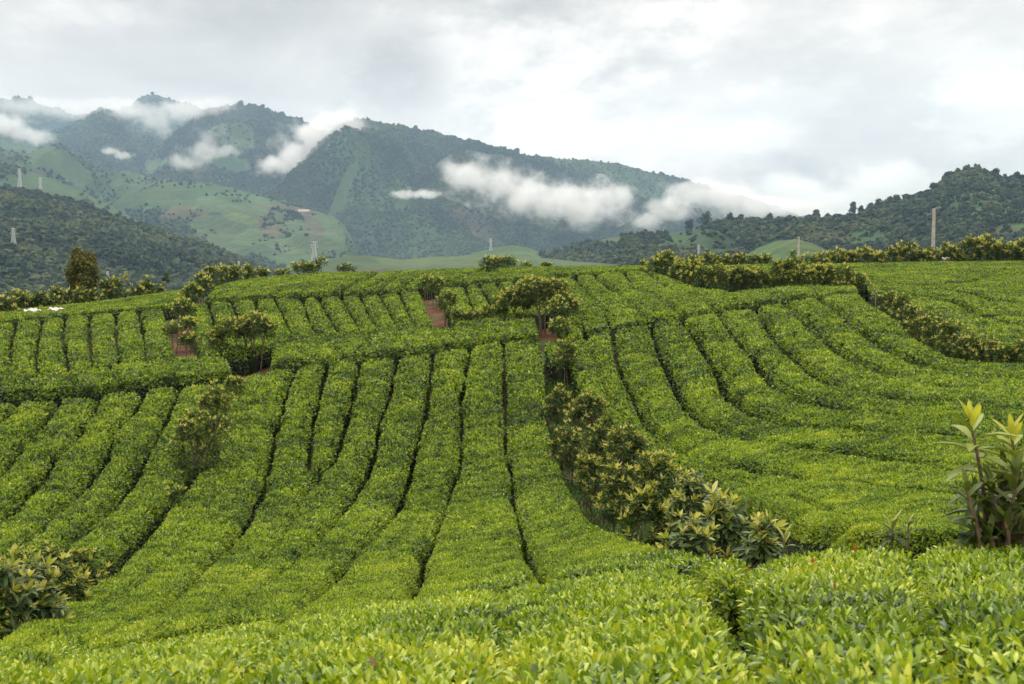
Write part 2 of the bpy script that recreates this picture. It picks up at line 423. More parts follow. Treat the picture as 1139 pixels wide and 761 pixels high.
TEA_PAL = np.array([[0.014, 0.032, 0.010], [0.052, 0.104, 0.014], [0.132, 0.217, 0.018], [0.238, 0.335, 0.024], [0.365, 0.44, 0.032], [0.50, 0.48, 0.06], [0.17, 0.095, 0.03]])
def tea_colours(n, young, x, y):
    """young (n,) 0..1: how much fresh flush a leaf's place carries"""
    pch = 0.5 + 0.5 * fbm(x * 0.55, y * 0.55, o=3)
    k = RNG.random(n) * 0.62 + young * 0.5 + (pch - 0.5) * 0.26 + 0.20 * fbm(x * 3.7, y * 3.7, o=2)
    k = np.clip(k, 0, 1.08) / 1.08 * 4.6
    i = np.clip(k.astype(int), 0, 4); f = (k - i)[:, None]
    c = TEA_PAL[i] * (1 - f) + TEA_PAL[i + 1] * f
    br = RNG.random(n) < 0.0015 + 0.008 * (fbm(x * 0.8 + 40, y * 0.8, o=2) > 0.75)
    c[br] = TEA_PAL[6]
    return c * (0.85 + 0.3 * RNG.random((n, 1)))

# ------------------------------------------------------------------ tea rows
def resample(P, o, m):
    s = np.concatenate([[0], np.cumsum(np.linalg.norm(np.diff(P, axis=0), axis=1))])
    # smooth: cumulative length parametrisation with a light Catmull feel
    t = np.linspace(0, s[-1], m)
    x = np.interp(t, s, P[:, 0]); y = np.interp(t, s, P[:, 1])
    for _ in range(2):
        x[1:-1] = (x[:-2] + 2 * x[1:-1] + x[2:]) / 4; y[1:-1] = (y[:-2] + 2 * y[1:-1] + y[2:]) / 4
    return np.stack([x, y], 1), np.interp(t, s, o)
LEAF_TOTAL = 0
GD = 1.0                                    # overall leaf density
def tea_row(name, A, B, oT, oB, label, cat, group, gap=0.10, young0=0.0, extra=1.0):
    """one clipped row of tea between the gap lines A and B (lists of (px, py[, openness])), far end first"""
    global LEAF_TOTAL
    def prep(c):
        c = [(p[0], p[1], p[2] if len(p) > 2 else 1.0) for p in c]
        a = np.array(c); return hit(a[:, 0], a[:, 1]), a[:, 2]
    PA, oA = prep(A); PB, oB_ = prep(B)
    gap = gap + 0.0016 * min(90.0, float(np.hypot(*np.vstack([PA, PB]).mean(0))))
    la = np.linalg.norm(np.diff(PA, axis=0), axis=1).sum(); lb = np.linalg.norm(np.diff(PB, axis=0), axis=1).sum()
    ln = (la + lb) / 2; cen = np.vstack([PA, PB]).mean(0); dist = max(3.0, np.hypot(*cen))
    ds = np.clip(dist * 0.005, 0.07, 0.3)
    m = int(np.clip(ln / ds, 8, 260))
    PA, oA = resample(PA, oA, m); PB, oB_ = resample(PB, oB_, m)
    D = PB - PA; W = np.linalg.norm(D, axis=1); U = D / (W[:, None] + 1e-6)
    T = unit(np.gradient((PA + PB) / 2, axis=0)); perp = np.clip(np.abs(U[:, 0] * T[:, 1] - U[:, 1] * T[:, 0]), 0.25, 1)
    s = np.linspace(0, 1, m); sl = s * ln
    def brk(o, P):     # breaks in an otherwise closed line, and bridges in an open one
        q = 0.5 + 0.5 * fbm(P[:, 0] * 1.1 + 3, P[:, 1] * 1.1, o=2)
        return np.clip(o * (0.72 + 0.55 * q), 0, 1.15)
    rA, rB = oA.copy() * .75, oB_.copy() * .75
    oA = brk(oA, PA); oB2 = brk(oB_, PB)
    oA = np.where(oA >= 1.14, np.maximum(oA, rA), oA); oB2 = np.where(oB2 >= 1.14, np.maximum(oB2, rB), oB2)
    wob = lambda P, k: 0.035 * fbm(P[:, 0] * 2.2 + k, P[:, 1] * 2.2, o=3)
    gA = np.clip(0.012 + gap * oA ** 1.5 + wob(PA, 0) * oA, 0.01, None); gB = np.clip(0.012 + gap * oB2 ** 1.5 + wob(PB, 50) * oB2, 0.01, None)
    Wp = W * perp; gA = np.minimum(gA, Wp * .22 + .004); gB = np.minimum(gB, Wp * .22 + .004)
    inner = Wp - gA - gB
    wmid = float(np.median(inner))
    k = int(np.clip(wmid / ds * 0.8, 8, 90))
    u = np.linspace(0, 1, k)
    edge = np.clip(0.10 / max(wmid, .3), 0.01, .2)
    u = np.unique(np.concatenate([u, [edge * .3, edge, edge * 1.8, 1 - edge * .3, 1 - edge, 1 - edge * 1.8]]))
    # far and near ends of the row start behind their own cross gap
    e0 = 0.012 + (0.24 + 0.0012 * dist) * oT ** 1.3; e1 = 0.012 + (0.24 + 0.0012 * dist) * oB ** 1.3
    ss = np.clip(s, min(e0 / ln, .2), 1 - min(e1 / ln, .2))
    PAi = np.stack([np.interp(ss, s, PA[:, i]) for i in (0, 1)], 1); Di = np.stack([np.interp(ss, s, D[:, i]) for i in (0, 1)], 1)
    inner = np.maximum(inner, 0.01); f = np.clip((gA[:, None] + u[None] * inner[:, None]) / np.maximum(Wp[:, None], 0.05), 0, 1)
    XY = PAi[:, None] + Di[:, None] * f[..., None]
    dA = u[None] * inner[:, None]; dB = (1 - u[None]) * inner[:, None]
    dT = (ss * ln - e0)[:, None] + 0 * dA; dB2 = ((1 - ss) * ln - e1)[:, None] + 0 * dA
    x, y = XY[..., 0], XY[..., 1]
    def prof(d, o):
        dip = 0.10 + 0.30 * np.clip(o, 0, 1)
        return 1 - dip * (1 - sstep(-0.05, 0.07, d)) ** 1.0
    h = prof(dA, oA[:, None]) * prof(dB, oB2[:, None]) * prof(dT, oT) * prof(dB2, oB)
    far = sstep(4, 10, y)
    bump = (0.025 * fbm(x * 1.3, y * 1.3, o=3) + 0.032 * fbm(x * 3.3, y * 3.3, o=2)) * (0.35 + 0.65 * far) 
    Z = FZ(x, y) - HH + HH * h + bump * h
    V = np.stack([x, y, Z], -1)
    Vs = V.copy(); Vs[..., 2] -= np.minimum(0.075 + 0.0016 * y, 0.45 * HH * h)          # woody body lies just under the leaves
    mm, kk = x.shape
    i = np.arange(mm - 1)[:, None] * kk + np.arange(kk - 1)[None]
    Q = np.stack([i, i + kk, i + kk + 1, i + 1], -1).reshape(-1, 4)
    # skirt down to the ground all round
    loop = np.concatenate([np.arange(kk), np.arange(1, mm) * kk + kk - 1, (mm - 1) * kk + np.arange(kk - 2, -1, -1), np.arange(mm - 2, 0, -1) * kk])
    VV = Vs.reshape(-1, 3); low = VV[loop].copy(); low[:, 2] = ground_z(low[:, 0], low[:, 1]) - 0.08
    b = len(VV); j = np.arange(len(loop)); j2 = (j + 1) % len(loop)
    Qs = np.stack([loop[j], loop[j2], b + j2, b + j], 1)
    body = np.vstack([VV, low]); nb = len(body)
    # leaves over the surface
    P00, P01, P10, P11 = V[:-1, :-1], V[:-1, 1:], V[1:, :-1], V[1:, 1:]
    cr = np.cross(P10 - P00, P01 - P00) * 1.0; cr = cr + np.cross(P01 - P11, P10 - P11)
    area = np.linalg.norm(cr, axis=-1) / 2; nrm = -cr
    nrm = np.where(nrm[..., 2:3] < 0, -nrm, nrm); nrm = unit(nrm)
    cxy = (P00 + P11) / 2; dd = np.sqrt((cxy ** 2).sum(-1))
    Lf = np.minimum(np.maximum(0.040, 0.0029 * dd), 0.135)
    qx, qy = project(cxy)
    vis = np.where((np.abs(qx - CX) < 640) & (qy < 830) & (cxy[..., 1] > 0.5), 1.0, np.where((np.abs(qx - CX) < 1000) & (cxy[..., 1] > -1), 0.5, 0.2))
    cover = 3.4 - 1.5 * sstep(20, 60, dd)
    # leaf blade is about 0.34 L^2
    dens = cover / (0.34 * Lf ** 2) * vis * GD * extra
    lam = area * dens
    cnt = RNG.poisson(lam)
    # sides of an open gap get leaves too: add from the skirts
    ci = np.repeat(np.arange(cnt.size), cnt.ravel()); n = len(ci)
    a, c_ = RNG.random(n)[:, None], RNG.random(n)[:, None]
    g = lambda M: M.reshape(-1, 3)[ci]
    p = (g(P00) * (1 - a) + g(P01) * a) * (1 - c_) + (g(P10) * (1 - a) + g(P11) * a) * c_
    nn = nrm.reshape(-1, 3)[ci]; L = Lf.ravel()[ci]
    # side leaves
    lp = V.reshape(-1, 3)[loop]; lpn = lp[j2]; seg = lpn - lp; sl_ = np.linalg.norm(seg[:, :2], axis=1)
    hgt = np.maximum(0.02, lp[:, 2] - low[:, 2]) * 0.75
    op = 0.012 + 0 * sl_
    dd2 = np.sqrt((lp ** 2).sum(1)); L2 = np.minimum(np.maximum(0.040, 0.0029 * dd2), 0.135)
    q2x, q2y = project(lp); vis2 = np.where((np.abs(q2x - CX) < 640) & (q2y < 830) & (lp[:, 1] > .5), 1.0, 0.4)
    gp = np.concatenate([np.full(kk, oT), oB2[1:], np.full(kk - 1, oB), oA[-2:0:-1]])
    c2 = RNG.poisson(sl_ * hgt * 0.38 / (0.34 * L2 ** 2) * vis2 * GD * np.clip(gp * 1.6, 0.0, 1) * np.where(gp > 1.13, 2.8, 1))
    si = np.repeat(np.arange(len(lp)), c2); n2 = len(si)
    if n2:
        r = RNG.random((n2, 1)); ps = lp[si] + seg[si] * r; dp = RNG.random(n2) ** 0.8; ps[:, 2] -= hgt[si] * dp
        ctr = np.array([x.mean(), y.mean()])
        on = np.stack([seg[si][:, 1], -seg[si][:, 0], 0 * seg[si][:, 0]], 1)
        cen_l = np.stack([((PA + PB) / 2)[np.clip((np.argmin(((((PA + PB) / 2)[None] - ps[::max(1, n2 // 400), None, :2]) ** 2).sum(2), axis=1)), 0, m - 1)]], 0)[0] if False else None
        # outward = away from the nearest point of the row's axis
        axis = (PA + PB) / 2; stp = max(1, m // 40); ax_s = axis[::stp]
        kk_ = np.argmin(((ps[:, None, :2] - ax_s[None]) ** 2).sum(2), axis=1) if n2 < 60000 else np.zeros(n2, int)
        od = ps[:, :2] - ax_s[kk_]; sg = np.sign((on[:, :2] * od).sum(1)); sg[sg == 0] = 1
        on = unit(on) * sg[:, None]; on[:, 2] += 0.35; on = unit(on)
        ps = ps + on * 0.02
        p = np.vstack([p, ps]); nn = np.vstack([nn, on]); L = np.concatenate([L, L2[si]])
        gap_shade = np.concatenate([np.zeros(n), 0.45 + 0.55 * dp])  # side leaves darken downward: older foliage plus shade painted into the gaps
    else: gap_shade = np.zeros(n)
    n = len(p)
    if n == 0:
        p = V.reshape(-1, 3)[:1]; nn = np.array([[0, 0, 1.0]]); L = np.array([0.06]); gap_shade = np.zeros(1); n = 1
    upr = RNG.random(n)
    rnd = RNG.normal(size=(n, 3)); tang = unit(rnd - nn * (rnd * nn).sum(1)[:, None])
    yo = 0.5 + 0.5 * fbm(p[:, 0] * 0.9 + 7, p[:, 1] * 0.9, o=3)
    shoot = upr < 0.36 + 0.2 * yo
    tilt = np.where(shoot, 0.2 + 0.95 * RNG.random(n), 0.75 + 0.75 * RNG.random(n))
    axd = nn * np.cos(tilt)[:, None] + tang * np.sin(tilt)[:, None]; axd[:, 2] += 0.25 * shoot
    nr = unit(np.cross(np.cross(axd, nn + 0.25 * RNG.normal(size=(n, 3))), axd))
    dst = np.sqrt((p ** 2).sum(1))
    Ls = L * (0.55 + 0.85 * RNG.random(n)) * np.where(shoot, 0.82, 1.25)
    Wd = Ls * np.where(shoot, 0.29 + 0.12 * RNG.random(n), 0.38 + 0.12 * RNG.random(n)) * (1 + 0.55 * sstep(9, 20, dst))
    lift = np.where(shoot, RNG.random(n) * 0.03, -0.045 * RNG.random(n)) * np.clip(L / 0.056, 1, 1.4)
    p = p + nn * lift[:, None]
    flush_shade = np.where(shoot, 0.42, -0.14) + young0 + 0.22 * sstep(24, 6, dst) - 0.75 * gap_shade + 0.16 * (yo - .5)
    col = tea_colours(n, flush_shade, p[:, 0], p[:, 1])
    nearm = dst < 9.0
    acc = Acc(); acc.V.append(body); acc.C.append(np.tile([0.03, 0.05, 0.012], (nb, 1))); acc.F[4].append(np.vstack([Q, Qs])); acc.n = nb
    sm = [np.ones(len(Q) + len(Qs), bool)]
    for msk, det in ((~nearm, 0), (nearm, 1)):
        if not msk.any(): continue
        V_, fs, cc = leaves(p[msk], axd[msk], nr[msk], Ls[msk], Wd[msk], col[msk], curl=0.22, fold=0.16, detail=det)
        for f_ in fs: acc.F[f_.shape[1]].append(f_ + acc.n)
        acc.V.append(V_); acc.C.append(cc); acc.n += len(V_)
    LEAF_TOTAL += n
    tri = np.concatenate(acc.F[3]) if acc.F[3] else np.zeros((0, 3), int)
    quad = np.concatenate(acc.F[4])
    nq0 = len(Q) + len(Qs)
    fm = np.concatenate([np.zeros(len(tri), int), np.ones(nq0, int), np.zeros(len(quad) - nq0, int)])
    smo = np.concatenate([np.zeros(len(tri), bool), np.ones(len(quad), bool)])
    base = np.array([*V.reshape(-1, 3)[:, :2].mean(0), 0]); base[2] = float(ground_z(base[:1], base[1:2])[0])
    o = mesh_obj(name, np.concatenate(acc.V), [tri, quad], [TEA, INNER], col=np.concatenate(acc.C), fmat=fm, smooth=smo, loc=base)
    return tag(o, label, cat, group)

def lerp_curve(a, b, t):
    a = np.array([(p[0], p[1], p[2] if len(p) > 2 else 1.) for p in a]); b = np.array([(p[0], p[1], p[2] if len(p) > 2 else 1.) for p in b])
    k = max(len(a), len(b)); s = np.linspace(0, 1, k)
    A = np.stack([np.interp(s, np.linspace(0, 1, len(a)), a[:, i]) for i in range(3)], 1); B = np.stack([np.interp(s, np.linspace(0, 1, len(b)), b[:, i]) for i in range(3)], 1)
    return [tuple(r) for r in A * (1 - t) + B * t]
def ordn(i):
    w = ['first', 'second', 'third', 'fourth', 'fifth', 'sixth', 'seventh', 'eighth', 'ninth', 'tenth', 'eleventh', 'twelfth', 'thirteenth', 'fourteenth', 'fifteenth', 'sixteenth', 'seventeenth', 'eighteenth', 'nineteenth', 'twentieth']
    return w[i]
def block(curves, oT, oB, name, lab, group, **kw):
    """rows between consecutive gap lines; lab(i, n) gives the label"""
    n = len(curves) - 1
    for i in range(n):
        a = oT[i] if isinstance(oT, (list, tuple)) else oT; b = oB[i] if isinstance(oB, (list, tuple)) else oB
        tea_row(name, curves[i], curves[i + 1], a, b, lab(i, n), 'tea row', group, **kw)

# block A left: rows slanting down to the lower left
g6 = [(256, 426, .3), (250, 440, .6), (236, 470, .8), (221, 512, 1.0), (203, 545, 1.3), (184, 563, 1.5), (158, 595, 2.0), (132, 621, 2.0), (118, 640, 2.2), (60, 668, 2.6), (0, 700, 2.8), (-150, 765, 2.5)]
A_left = [
 [(-150, 455, .6), (-175, 470), (-200, 490)],
 [(-60, 450, .8), (-110, 475), (-190, 515)],
 [(26, 446, .9), (14, 458), (0, 471), (-50, 500), (-170, 560)],
 [(71, 443), (47, 471), (26, 497), (8, 518), (0, 529), (-50, 570), (-170, 640)],
 [(112, 440), (103, 461), (82, 491), (59, 513), (47, 532), (26, 555), (0, 579), (-50, 620, .8), (-170, 690, .6)],
 [(162, 431), (150, 458), (126, 482), (121, 505), (108, 524), (90, 547), (61, 574), (40, 595, .8), (0, 622, .5), (-60, 660, .4), (-170, 715, .4)],
 [(201, 428), (188, 460), (169, 497), (150, 532), (132, 558), (105, 582), (70, 609, .9), (30, 638, .6), (-30, 670, .5), (-170, 740, .4)],
 g6]
block(A_left, 1.5, 0.6, 'tea_hedge_row',
      lambda i, n: f'{["tea row at the left frame edge under the path bushes, topmost of the slanting rows", "second slanting tea row in the upper corner of the left slope", "third slanting tea row, meeting the frame edge below the flat contour hedge", "fourth slanting tea row counted down from the flat contour hedge at left", "fifth slanting tea row counted down from the flat contour hedge at left", "sixth slanting tea row, two rows above the lower left shrubs", "slanting tea row directly above the broad dark gap with the lower left shrubs"][i]}',
      'slanting tea rows on the left slope')
g7 = [(330, 409), (317, 440), (306, 482), (298, 524), (285, 555), (271, 588, .9), (253, 607, .8), (230, 629, .7), (182, 676, .5), (110, 712, .35), (60, 735, .2)]
g8 = [(364, 402, 1), (355, 442), (348, 468), (343, 513), (356, 529, .8), (337, 553, .6), (319, 590, .5), (285, 632, .3), (235, 672, .25), (170, 706, .15)]
g9 = [(401, 400), (393, 440), (385, 468), (375, 505), (356, 529, .8), (337, 553, .6), (319, 590, .5), (285, 632, .3), (235, 672, .25), (170, 706, .15)]
g10 = [(442, 397), (433, 440), (422, 468), (418, 500), (404, 534), (383, 566, .9), (362, 592, .6), (333, 618, .4), (290, 655, .35), (235, 697, .2)]
g11 = [(482, 392), (475, 453), (464, 492), (451, 542), (438, 574, .9), (407, 605, .6), (383, 631, .8), (357, 658, .7), (315, 690, .3)]
g12 = [(524, 385), (513, 447), (514, 476), (512, 518, .9), (501, 545, .8), (492, 575, .6), (470, 621, .8), (464, 652, .8), (452, 672, .4)]
g13 = [(560, 379), (562, 453), (563, 505), (570, 526, .9), (570, 553, .8), (577, 575, .8), (583, 596, .8), (591, 621, .9), (613, 647, .6)]
g14 = [(603, 378, 1.2), (607, 402, 1.4), (609, 433, 1.4), (613, 470, 1.2), (628, 515, 1.2), (655, 562, 1.2), (700, 592, 1.2), (762, 611, 1), (850, 624, 1)]
mid = lerp_curve(g6, g7, .5)
block([g6, [(296, 413, .3)] + [(p[0], p[1], .25) for p in lerp_curve(g6, g7, .5)[1:]], g7, g8], [.8, 1, 1], .25, 'tea_hedge_row',
      lambda i, n: ['broad tea row right of the two leaning shrubs on the left slope', 'tea row starting just below the red soil clearing under the twin shade shrubs', 'long tea row third to the right of the red soil clearing'][i], 'long tea rows of the middle slope')
tea_row('tea_hedge_row', g8[:5], g9[:5], 1, .6, 'short tea row pinched off where two dark gaps meet, mid slope left', 'tea row', 'long tea rows of the middle slope')
block([g9, g10, g11, g12, g13, g14], 1.3, .25, 'tea_hedge_row',
      lambda i, n: ['long tea row just right of the short pinched-off row', 'long tea row second to the right of the pinched-off row', 'long straight tea row third to the left of the shrub-filled path',
                    'long tea row second to the left of the shrub-filled path', 'long tea row along the left side of the shrub-filled path'][i], 'long tea rows of the middle slope')

# contour hedge E (flat band above block A)
E = [
 [(-170, 430, .6), (-170, 454)], [(-85, 426, .3), (-85, 450)], [(0, 420, .2), (0, 444)], [(74, 415, .9), (88, 438)], [(122, 408, 1), (134, 435)],
 [(163, 402, .8), (173, 428)], [(221, 397, 1), (226, 424)], [(258, 401, 1.3), (263, 419)]]
thin = lambda cs, k: [[cs[0][0] + (1,) if len(cs[0][0]) < 3 else cs[0][0], *cs[0][1:]]] + [[(q[0], q[1], (q[2] if len(q) > 2 else 1.0) * k) for q in c] for c in cs[1:-1]] + [cs[-1]]
block(thin(E, .5), .08, 2.2, 'tea_contour_hedge', lambda i, n: ['flat tea hedge block outside the left frame edge, farthest left', 'flat tea hedge block at the left frame edge above the slanting rows', 'flat tea hedge block first from the left frame edge, below the upper left rows', 'small flat tea hedge block second from the left frame edge',
      'flat tea hedge block third from the left frame edge', 'wide flat tea hedge block left of the one beside the red soil clearing', 'flat tea hedge block touching the left side of the red soil clearing'][i], 'flat tea hedge blocks along the middle terrace')
E2 = [
 [(303, 388, 1), (297, 410)], [(324, 381, .7), (343, 406)], [(361, 375, 1), (381, 402)], [(404, 371, .9), (418, 399)], [(430, 370, .6), (462, 395)], [(480, 366, .3), (494, 391)],
 [(500, 366, .8), (507, 388)], [(524, 364, .9), (535, 383)], [(562, 359, .8), (565, 378)], [(598, 354, 1.2), (602, 375)]]
block(thin(E2, .5), .08, 2.0, 'tea_contour_hedge', lambda i, n: ['flat tea hedge block touching the right side of the red soil clearing', 'flat tea hedge block second to the right of the red soil clearing', 'flat tea hedge block third to the right of the red soil clearing',
      'flat tea hedge block fourth to the right of the red soil clearing', 'flat tea hedge block fifth to the right of the red soil clearing', 'narrow flat tea hedge block below the red path end', 'flat tea hedge block just right of the narrow one below the red path end',
      'flat tea hedge block below the row of low shrubs, second from the shade shrub clump', 'flat tea hedge block directly below the big shade shrub clump'][i], 'flat tea hedge blocks along the middle terrace')
E3 = [
 [(617, 350, 1.0), (626, 382)], [(642, 345, .5), (652, 372)], [(668, 341, .4), (681, 366)], [(698, 337, .35), (723, 358)], [(738, 334, .3), (758, 353)], [(775, 331, .3), (799, 346)],
 [(806, 327, .25), (830, 341)], [(850, 322, .3), (868, 336)], [(905, 318, .3), (910, 330)], [(952, 315, .8), (957, 325)]]
block(E3, [.3, .2, .1, .1, .1, .1, .2, .6, .8], [.3, .9, 1.4, 1.8, 2.2, 2.5, 2.6, 2.5, 1.8], 'tea_contour_hedge', lambda i, n: ['flat tea hedge block just right of the red earth under the big shade shrub clump', 'flat tea hedge block second right of the big shade shrub clump', 'flat tea hedge block third right of the big shade shrub clump',
      'flat tea hedge block fourth right of the big shade shrub clump', 'flat tea hedge block fifth right of the big shade shrub clump', 'flat tea hedge block in front of the left half of the long shrub hedge', 'flat tea hedge block in front of the middle of the long shrub hedge',
      'flat tea hedge block in front of the right half of the long shrub hedge', 'flat tea hedge block ending at the thin upright stake'][i], 'flat tea hedge blocks right of the shade shrub clump')

# block F, upper left
Fc = [
 [(-165, 372, .8), (-190, 430)], [(-120, 370, .8), (-140, 428)], [(-75, 367, .8), (-90, 426)], [(-28, 363, .9), (-35, 400), (-36, 423, .5)],
 [(18, 359), (12, 383), (13, 419, .6)], [(47, 355), (42, 381), (40, 399), (41, 416, .6)], [(72, 353), (70, 375), (75, 402), (76, 413, .6)],
 [(100, 351), (99, 370), (101, 386), (103, 408, .7)], [(129, 349), (129, 375), (133, 405, .7)], [(154, 346), (159, 367), (163, 400, .6)], [(184, 344, 1.2), (189, 362, 1.5), (199, 396, 1.3)]]
block(Fc, 1.3, .12, 'tea_hedge_row', lambda i, n: ['upper left tea row beyond the left frame edge, fourth out', 'upper left tea row beyond the left frame edge, third out', 'upper left tea row beyond the left frame edge, second out', 'short upright tea row cut by the left frame edge', 'short upright tea row below the gap left of the larger white sack',
      'short upright tea row directly under the first white sack', 'short upright tea row directly under the second white sack', 'short upright tea row third left of the bare red path', 'short upright tea row second left of the bare red path', 'short upright tea row bordering the left side of the bare red path'][i],
      'short upright tea rows at the upper left')
# block G, upper middle
Gc = [
 [(206, 341, 1.3), (212, 372, 1.8), (223, 395, 1.2)], [(232, 337), (238, 357), (241, 373), (247, 397, .6)], [(258, 336), (269, 362), (277, 396, .6)], [(284, 334), (290, 354), (301, 386, .6)],
 [(306, 333), (317, 354), (330, 379, .7)], [(337, 333), (343, 354), (356, 376, .8)], [(354, 332), (367, 352), (381, 373, .8)], [(379, 330), (393, 352), (402, 370, .7)],
 [(401, 329), (412, 352), (425, 370, .7)], [(422, 328), (435, 349), (448, 368, .7)], [(445, 327), (455, 349), (466, 366, .7)], [(470, 325, 1.2), (477, 343, 1.3), (486, 364, 1.1)]]
block(Gc, 1.3, [.5, 1.3, 1.3, .12, .12, .12, .12, .12, .12, .12, .12], 'tea_hedge_row', lambda i, n: ['upper tea row bordering the right side of the bare red path with small shrubs', 'upper tea row second right of the bare red path', 'upper tea row rising behind the left of the twin shade shrubs', 'upper tea row rising behind the right of the twin shade shrubs',
      'upper tea row first clear of the twin shade shrubs', 'narrow upper tea row second right of the twin shade shrubs', 'upper tea row third right of the twin shade shrubs', 'upper tea row fourth left of the short red gully',
      'upper tea row third left of the short red gully', 'upper tea row second left of the short red gully', 'upper tea row bordering the left side of the short red gully'][i], 'upper tea rows between the two red paths')
# block H, right of the red gully
Hc = [
 [(485, 321, 1.3), (493, 343, 1.2), (505, 364, 1)], [(517, 319, .8), (525, 341, .8), (536, 363, .5)], [(533, 317), (546, 336), (562, 357, .5)], [(551, 315), (564, 328), (588, 350, .4)],
 [(571, 313), (581, 325), (608, 347, .4)], [(592, 311), (605, 328, .9), (628, 345, .4)], [(615, 310), (631, 325, .8), (650, 343, .3)], [(639, 308), (655, 328, .7), (669, 340, .3)],
 [(660, 306), (681, 323, .8), (700, 336, .3)], [(694, 303), (705, 320, .6), (738, 333, .3)], [(716, 302, .8), (742, 321, .6), (775, 330, .2)], [(735, 306, 1.2), (780, 321, 1), (812, 325, .4)]]
block(Hc, 1.3, .12, 'tea_hedge_row', lambda i, n: ['upper tea row bordering the right side of the short red gully', 'upper tea row second right of the short red gully', 'upper tea row third right of the short red gully', 'upper tea row running down behind the left edge of the shade shrub clump',
      'upper tea row running down behind the middle of the shade shrub clump', 'upper tea row running down behind the right edge of the shade shrub clump', 'upper tea row first right of the shade shrub clump', 'upper tea row second right of the shade shrub clump',
      'wide upper tea row midway between shade shrub clump and long shrub hedge', 'upper tea row second left of the long shrub hedge', 'upper tea row running along the foot of the long shrub hedge'][i], 'upper tea rows right of the red gully', gap=.16)
# crest band I: rows running off to the upper right
Ic = [
 [(236, 322, 1.2), (232, 327, 1), (224, 334)], [(262, 311, .3), (250, 322, .3), (240, 334, .5)], [(300, 308, .3), (275, 320, .3), (262, 333, .5)], [(335, 306, .3), (318, 316, .4), (304, 329, .6)],
 [(372, 304, .4), (352, 316, .4), (332, 328, .6)], [(425, 303, .9), (412, 309), (390, 318), (377, 326)], [(450, 302, .5), (424, 314, .7), (397, 326)],
 [(475, 301, .6), (437, 311, .7), (417, 326)], [(500, 300, .5), (466, 307, .7), (441, 324)], [(525, 299, .6), (485, 309, .8), (462, 322)], [(553, 298, .7), (526, 305, .9), (491, 317)],
 [(592, 296, .4), (567, 303, .4), (540, 314, .6)], [(630, 295, .4), (610, 301, .4), (590, 309, .8)], [(665, 294, .3), (650, 299, .4), (640, 305, .7)], [(700, 293, .5), (690, 297, .5), (684, 302, .8)], [(738, 293, 1), (730, 296, 1), (720, 300, 1)]]
block(Ic, .4, 1.8, 'tea_hedge_row', lambda i, n: ['wedge of tea beside the bushes at the crest, leftmost of the crest rows', 'crest tea row above the second upper row right of the bare red path', 'crest tea row below the bushes with the lone rounded treetop', 'crest tea row below the thin skyline shrubs left of the lattice mast',
      'crest tea row below the pale lattice mast', 'crest tea row with a dark lower right edge, below the small dark skyline bush', 'crest tea row first right of the long dark curved gap', 'crest tea row second right of the long dark curved gap',
      'crest tea row third right of the long dark curved gap', 'crest tea row just left of the one above the red gully', 'crest tea row above the red gully', 'crest tea row below the skyline shrub clump',
      'crest tea row right of the skyline shrub clump', 'crest tea row in front of the low wooded knoll', 'crest tea row in front of the smooth conical green hill, next to the end one', ][i] if i < 15 else 'x', 'tea rows along the crest', gap=.17)
# crest band J, left end
J = [[(-170, 362, .5), (-60, 354, .5), (0, 348, .5), (32, 340, .6), (92, 325, .6), (147, 319, .6), (221, 314, .8)],
     [(-170, 366, .3), (-60, 358, .3), (0, 352, .35), (50, 342, .45), (100, 335, .5), (150, 330, .5), (219, 323, .5)],
     [(-170, 371, .8), (-60, 363, .8), (0, 357, .9), (74, 352, .9), (100, 349), (153, 343), (184, 342), (214, 334)]]
block(J, .5, 1.2, 'tea_hedge_row', lambda i, n: ['long tea row on the left skyline at the foot of the shrubs', 'long tea row with the two white sacks at its edge, upper left'][i], 'long crest rows at the upper left', gap=.16)

# block C, right of the shrub path
c0 = [(624, 384, 1), (637, 420, 1.2), (657, 452, 1.2), (693, 484, 1.2), (748, 514, 1.2), (802, 543, 1.2), (850, 575, 1.2), (884, 598, 1.2)]
m1 = [(652, 375, .5), (664, 410, .3), (682, 450, .25), (712, 487, .2), (765, 515, .2), (840, 545, .35), (930, 572, .2), (1100, 590, .2), (1720, 596, .2)]
h1 = [(681, 368), (686, 402), (705, 444), (716, 475, .9), (738, 492, .6), (775, 512, .3), (839, 524, .5), (900, 534, .3), (1000, 545, .3), (1139, 556, .2), (1720, 560, .2)]
h2 = [(723, 360), (734, 394), (750, 425), (763, 449), (783, 471, .6), (839, 492, .35), (900, 500, .4), (955, 506, .6), (981, 512, .5), (1060, 519, .3), (1139, 525, .2), (1720, 527, .2)]
h3 = [(758, 355), (781, 386), (797, 412), (810, 441), (832, 455, .9), (860, 469, .7), (882, 475, .8), (903, 477, .8), (946, 476, .6), (995, 484, .8), (1041, 484, .8), (1139, 496, .3), (1720, 498, .3)]
h4 = [(798, 348), (818, 375), (839, 397), (852, 418), (868, 433), (900, 448, .9), (940, 457, .5), (1020, 464, .4), (1139, 473, .3), (1720, 473, .3)]
h5 = [(839, 343), (847, 353), (860, 376), (881, 395), (907, 418, .9), (940, 434, .5), (1000, 446, .4), (1139, 455, .3), (1720, 453, .3)]
h6 = [(871, 337), (889, 353), (905, 368), (936, 395, .9), (963, 408, .7), (1000, 422, .4), (1060, 434, .3), (1139, 440, .3), (1720, 437, .2)]
h7 = [(908, 331), (929, 346), (944, 358), (971, 379), (986, 390), (1023, 408), (1040, 412, .9), (1090, 419, .5), (1139, 423, .3), (1720, 420, .2)]
h8 = [(955, 326, 1.2), (972, 340, 1.4), (1002, 357, 1.6), (1023, 377, 1.8), (1055, 396, 1.8), (1089, 404, 1.6), (1139, 407, 1.4), (1720, 404, 1)]
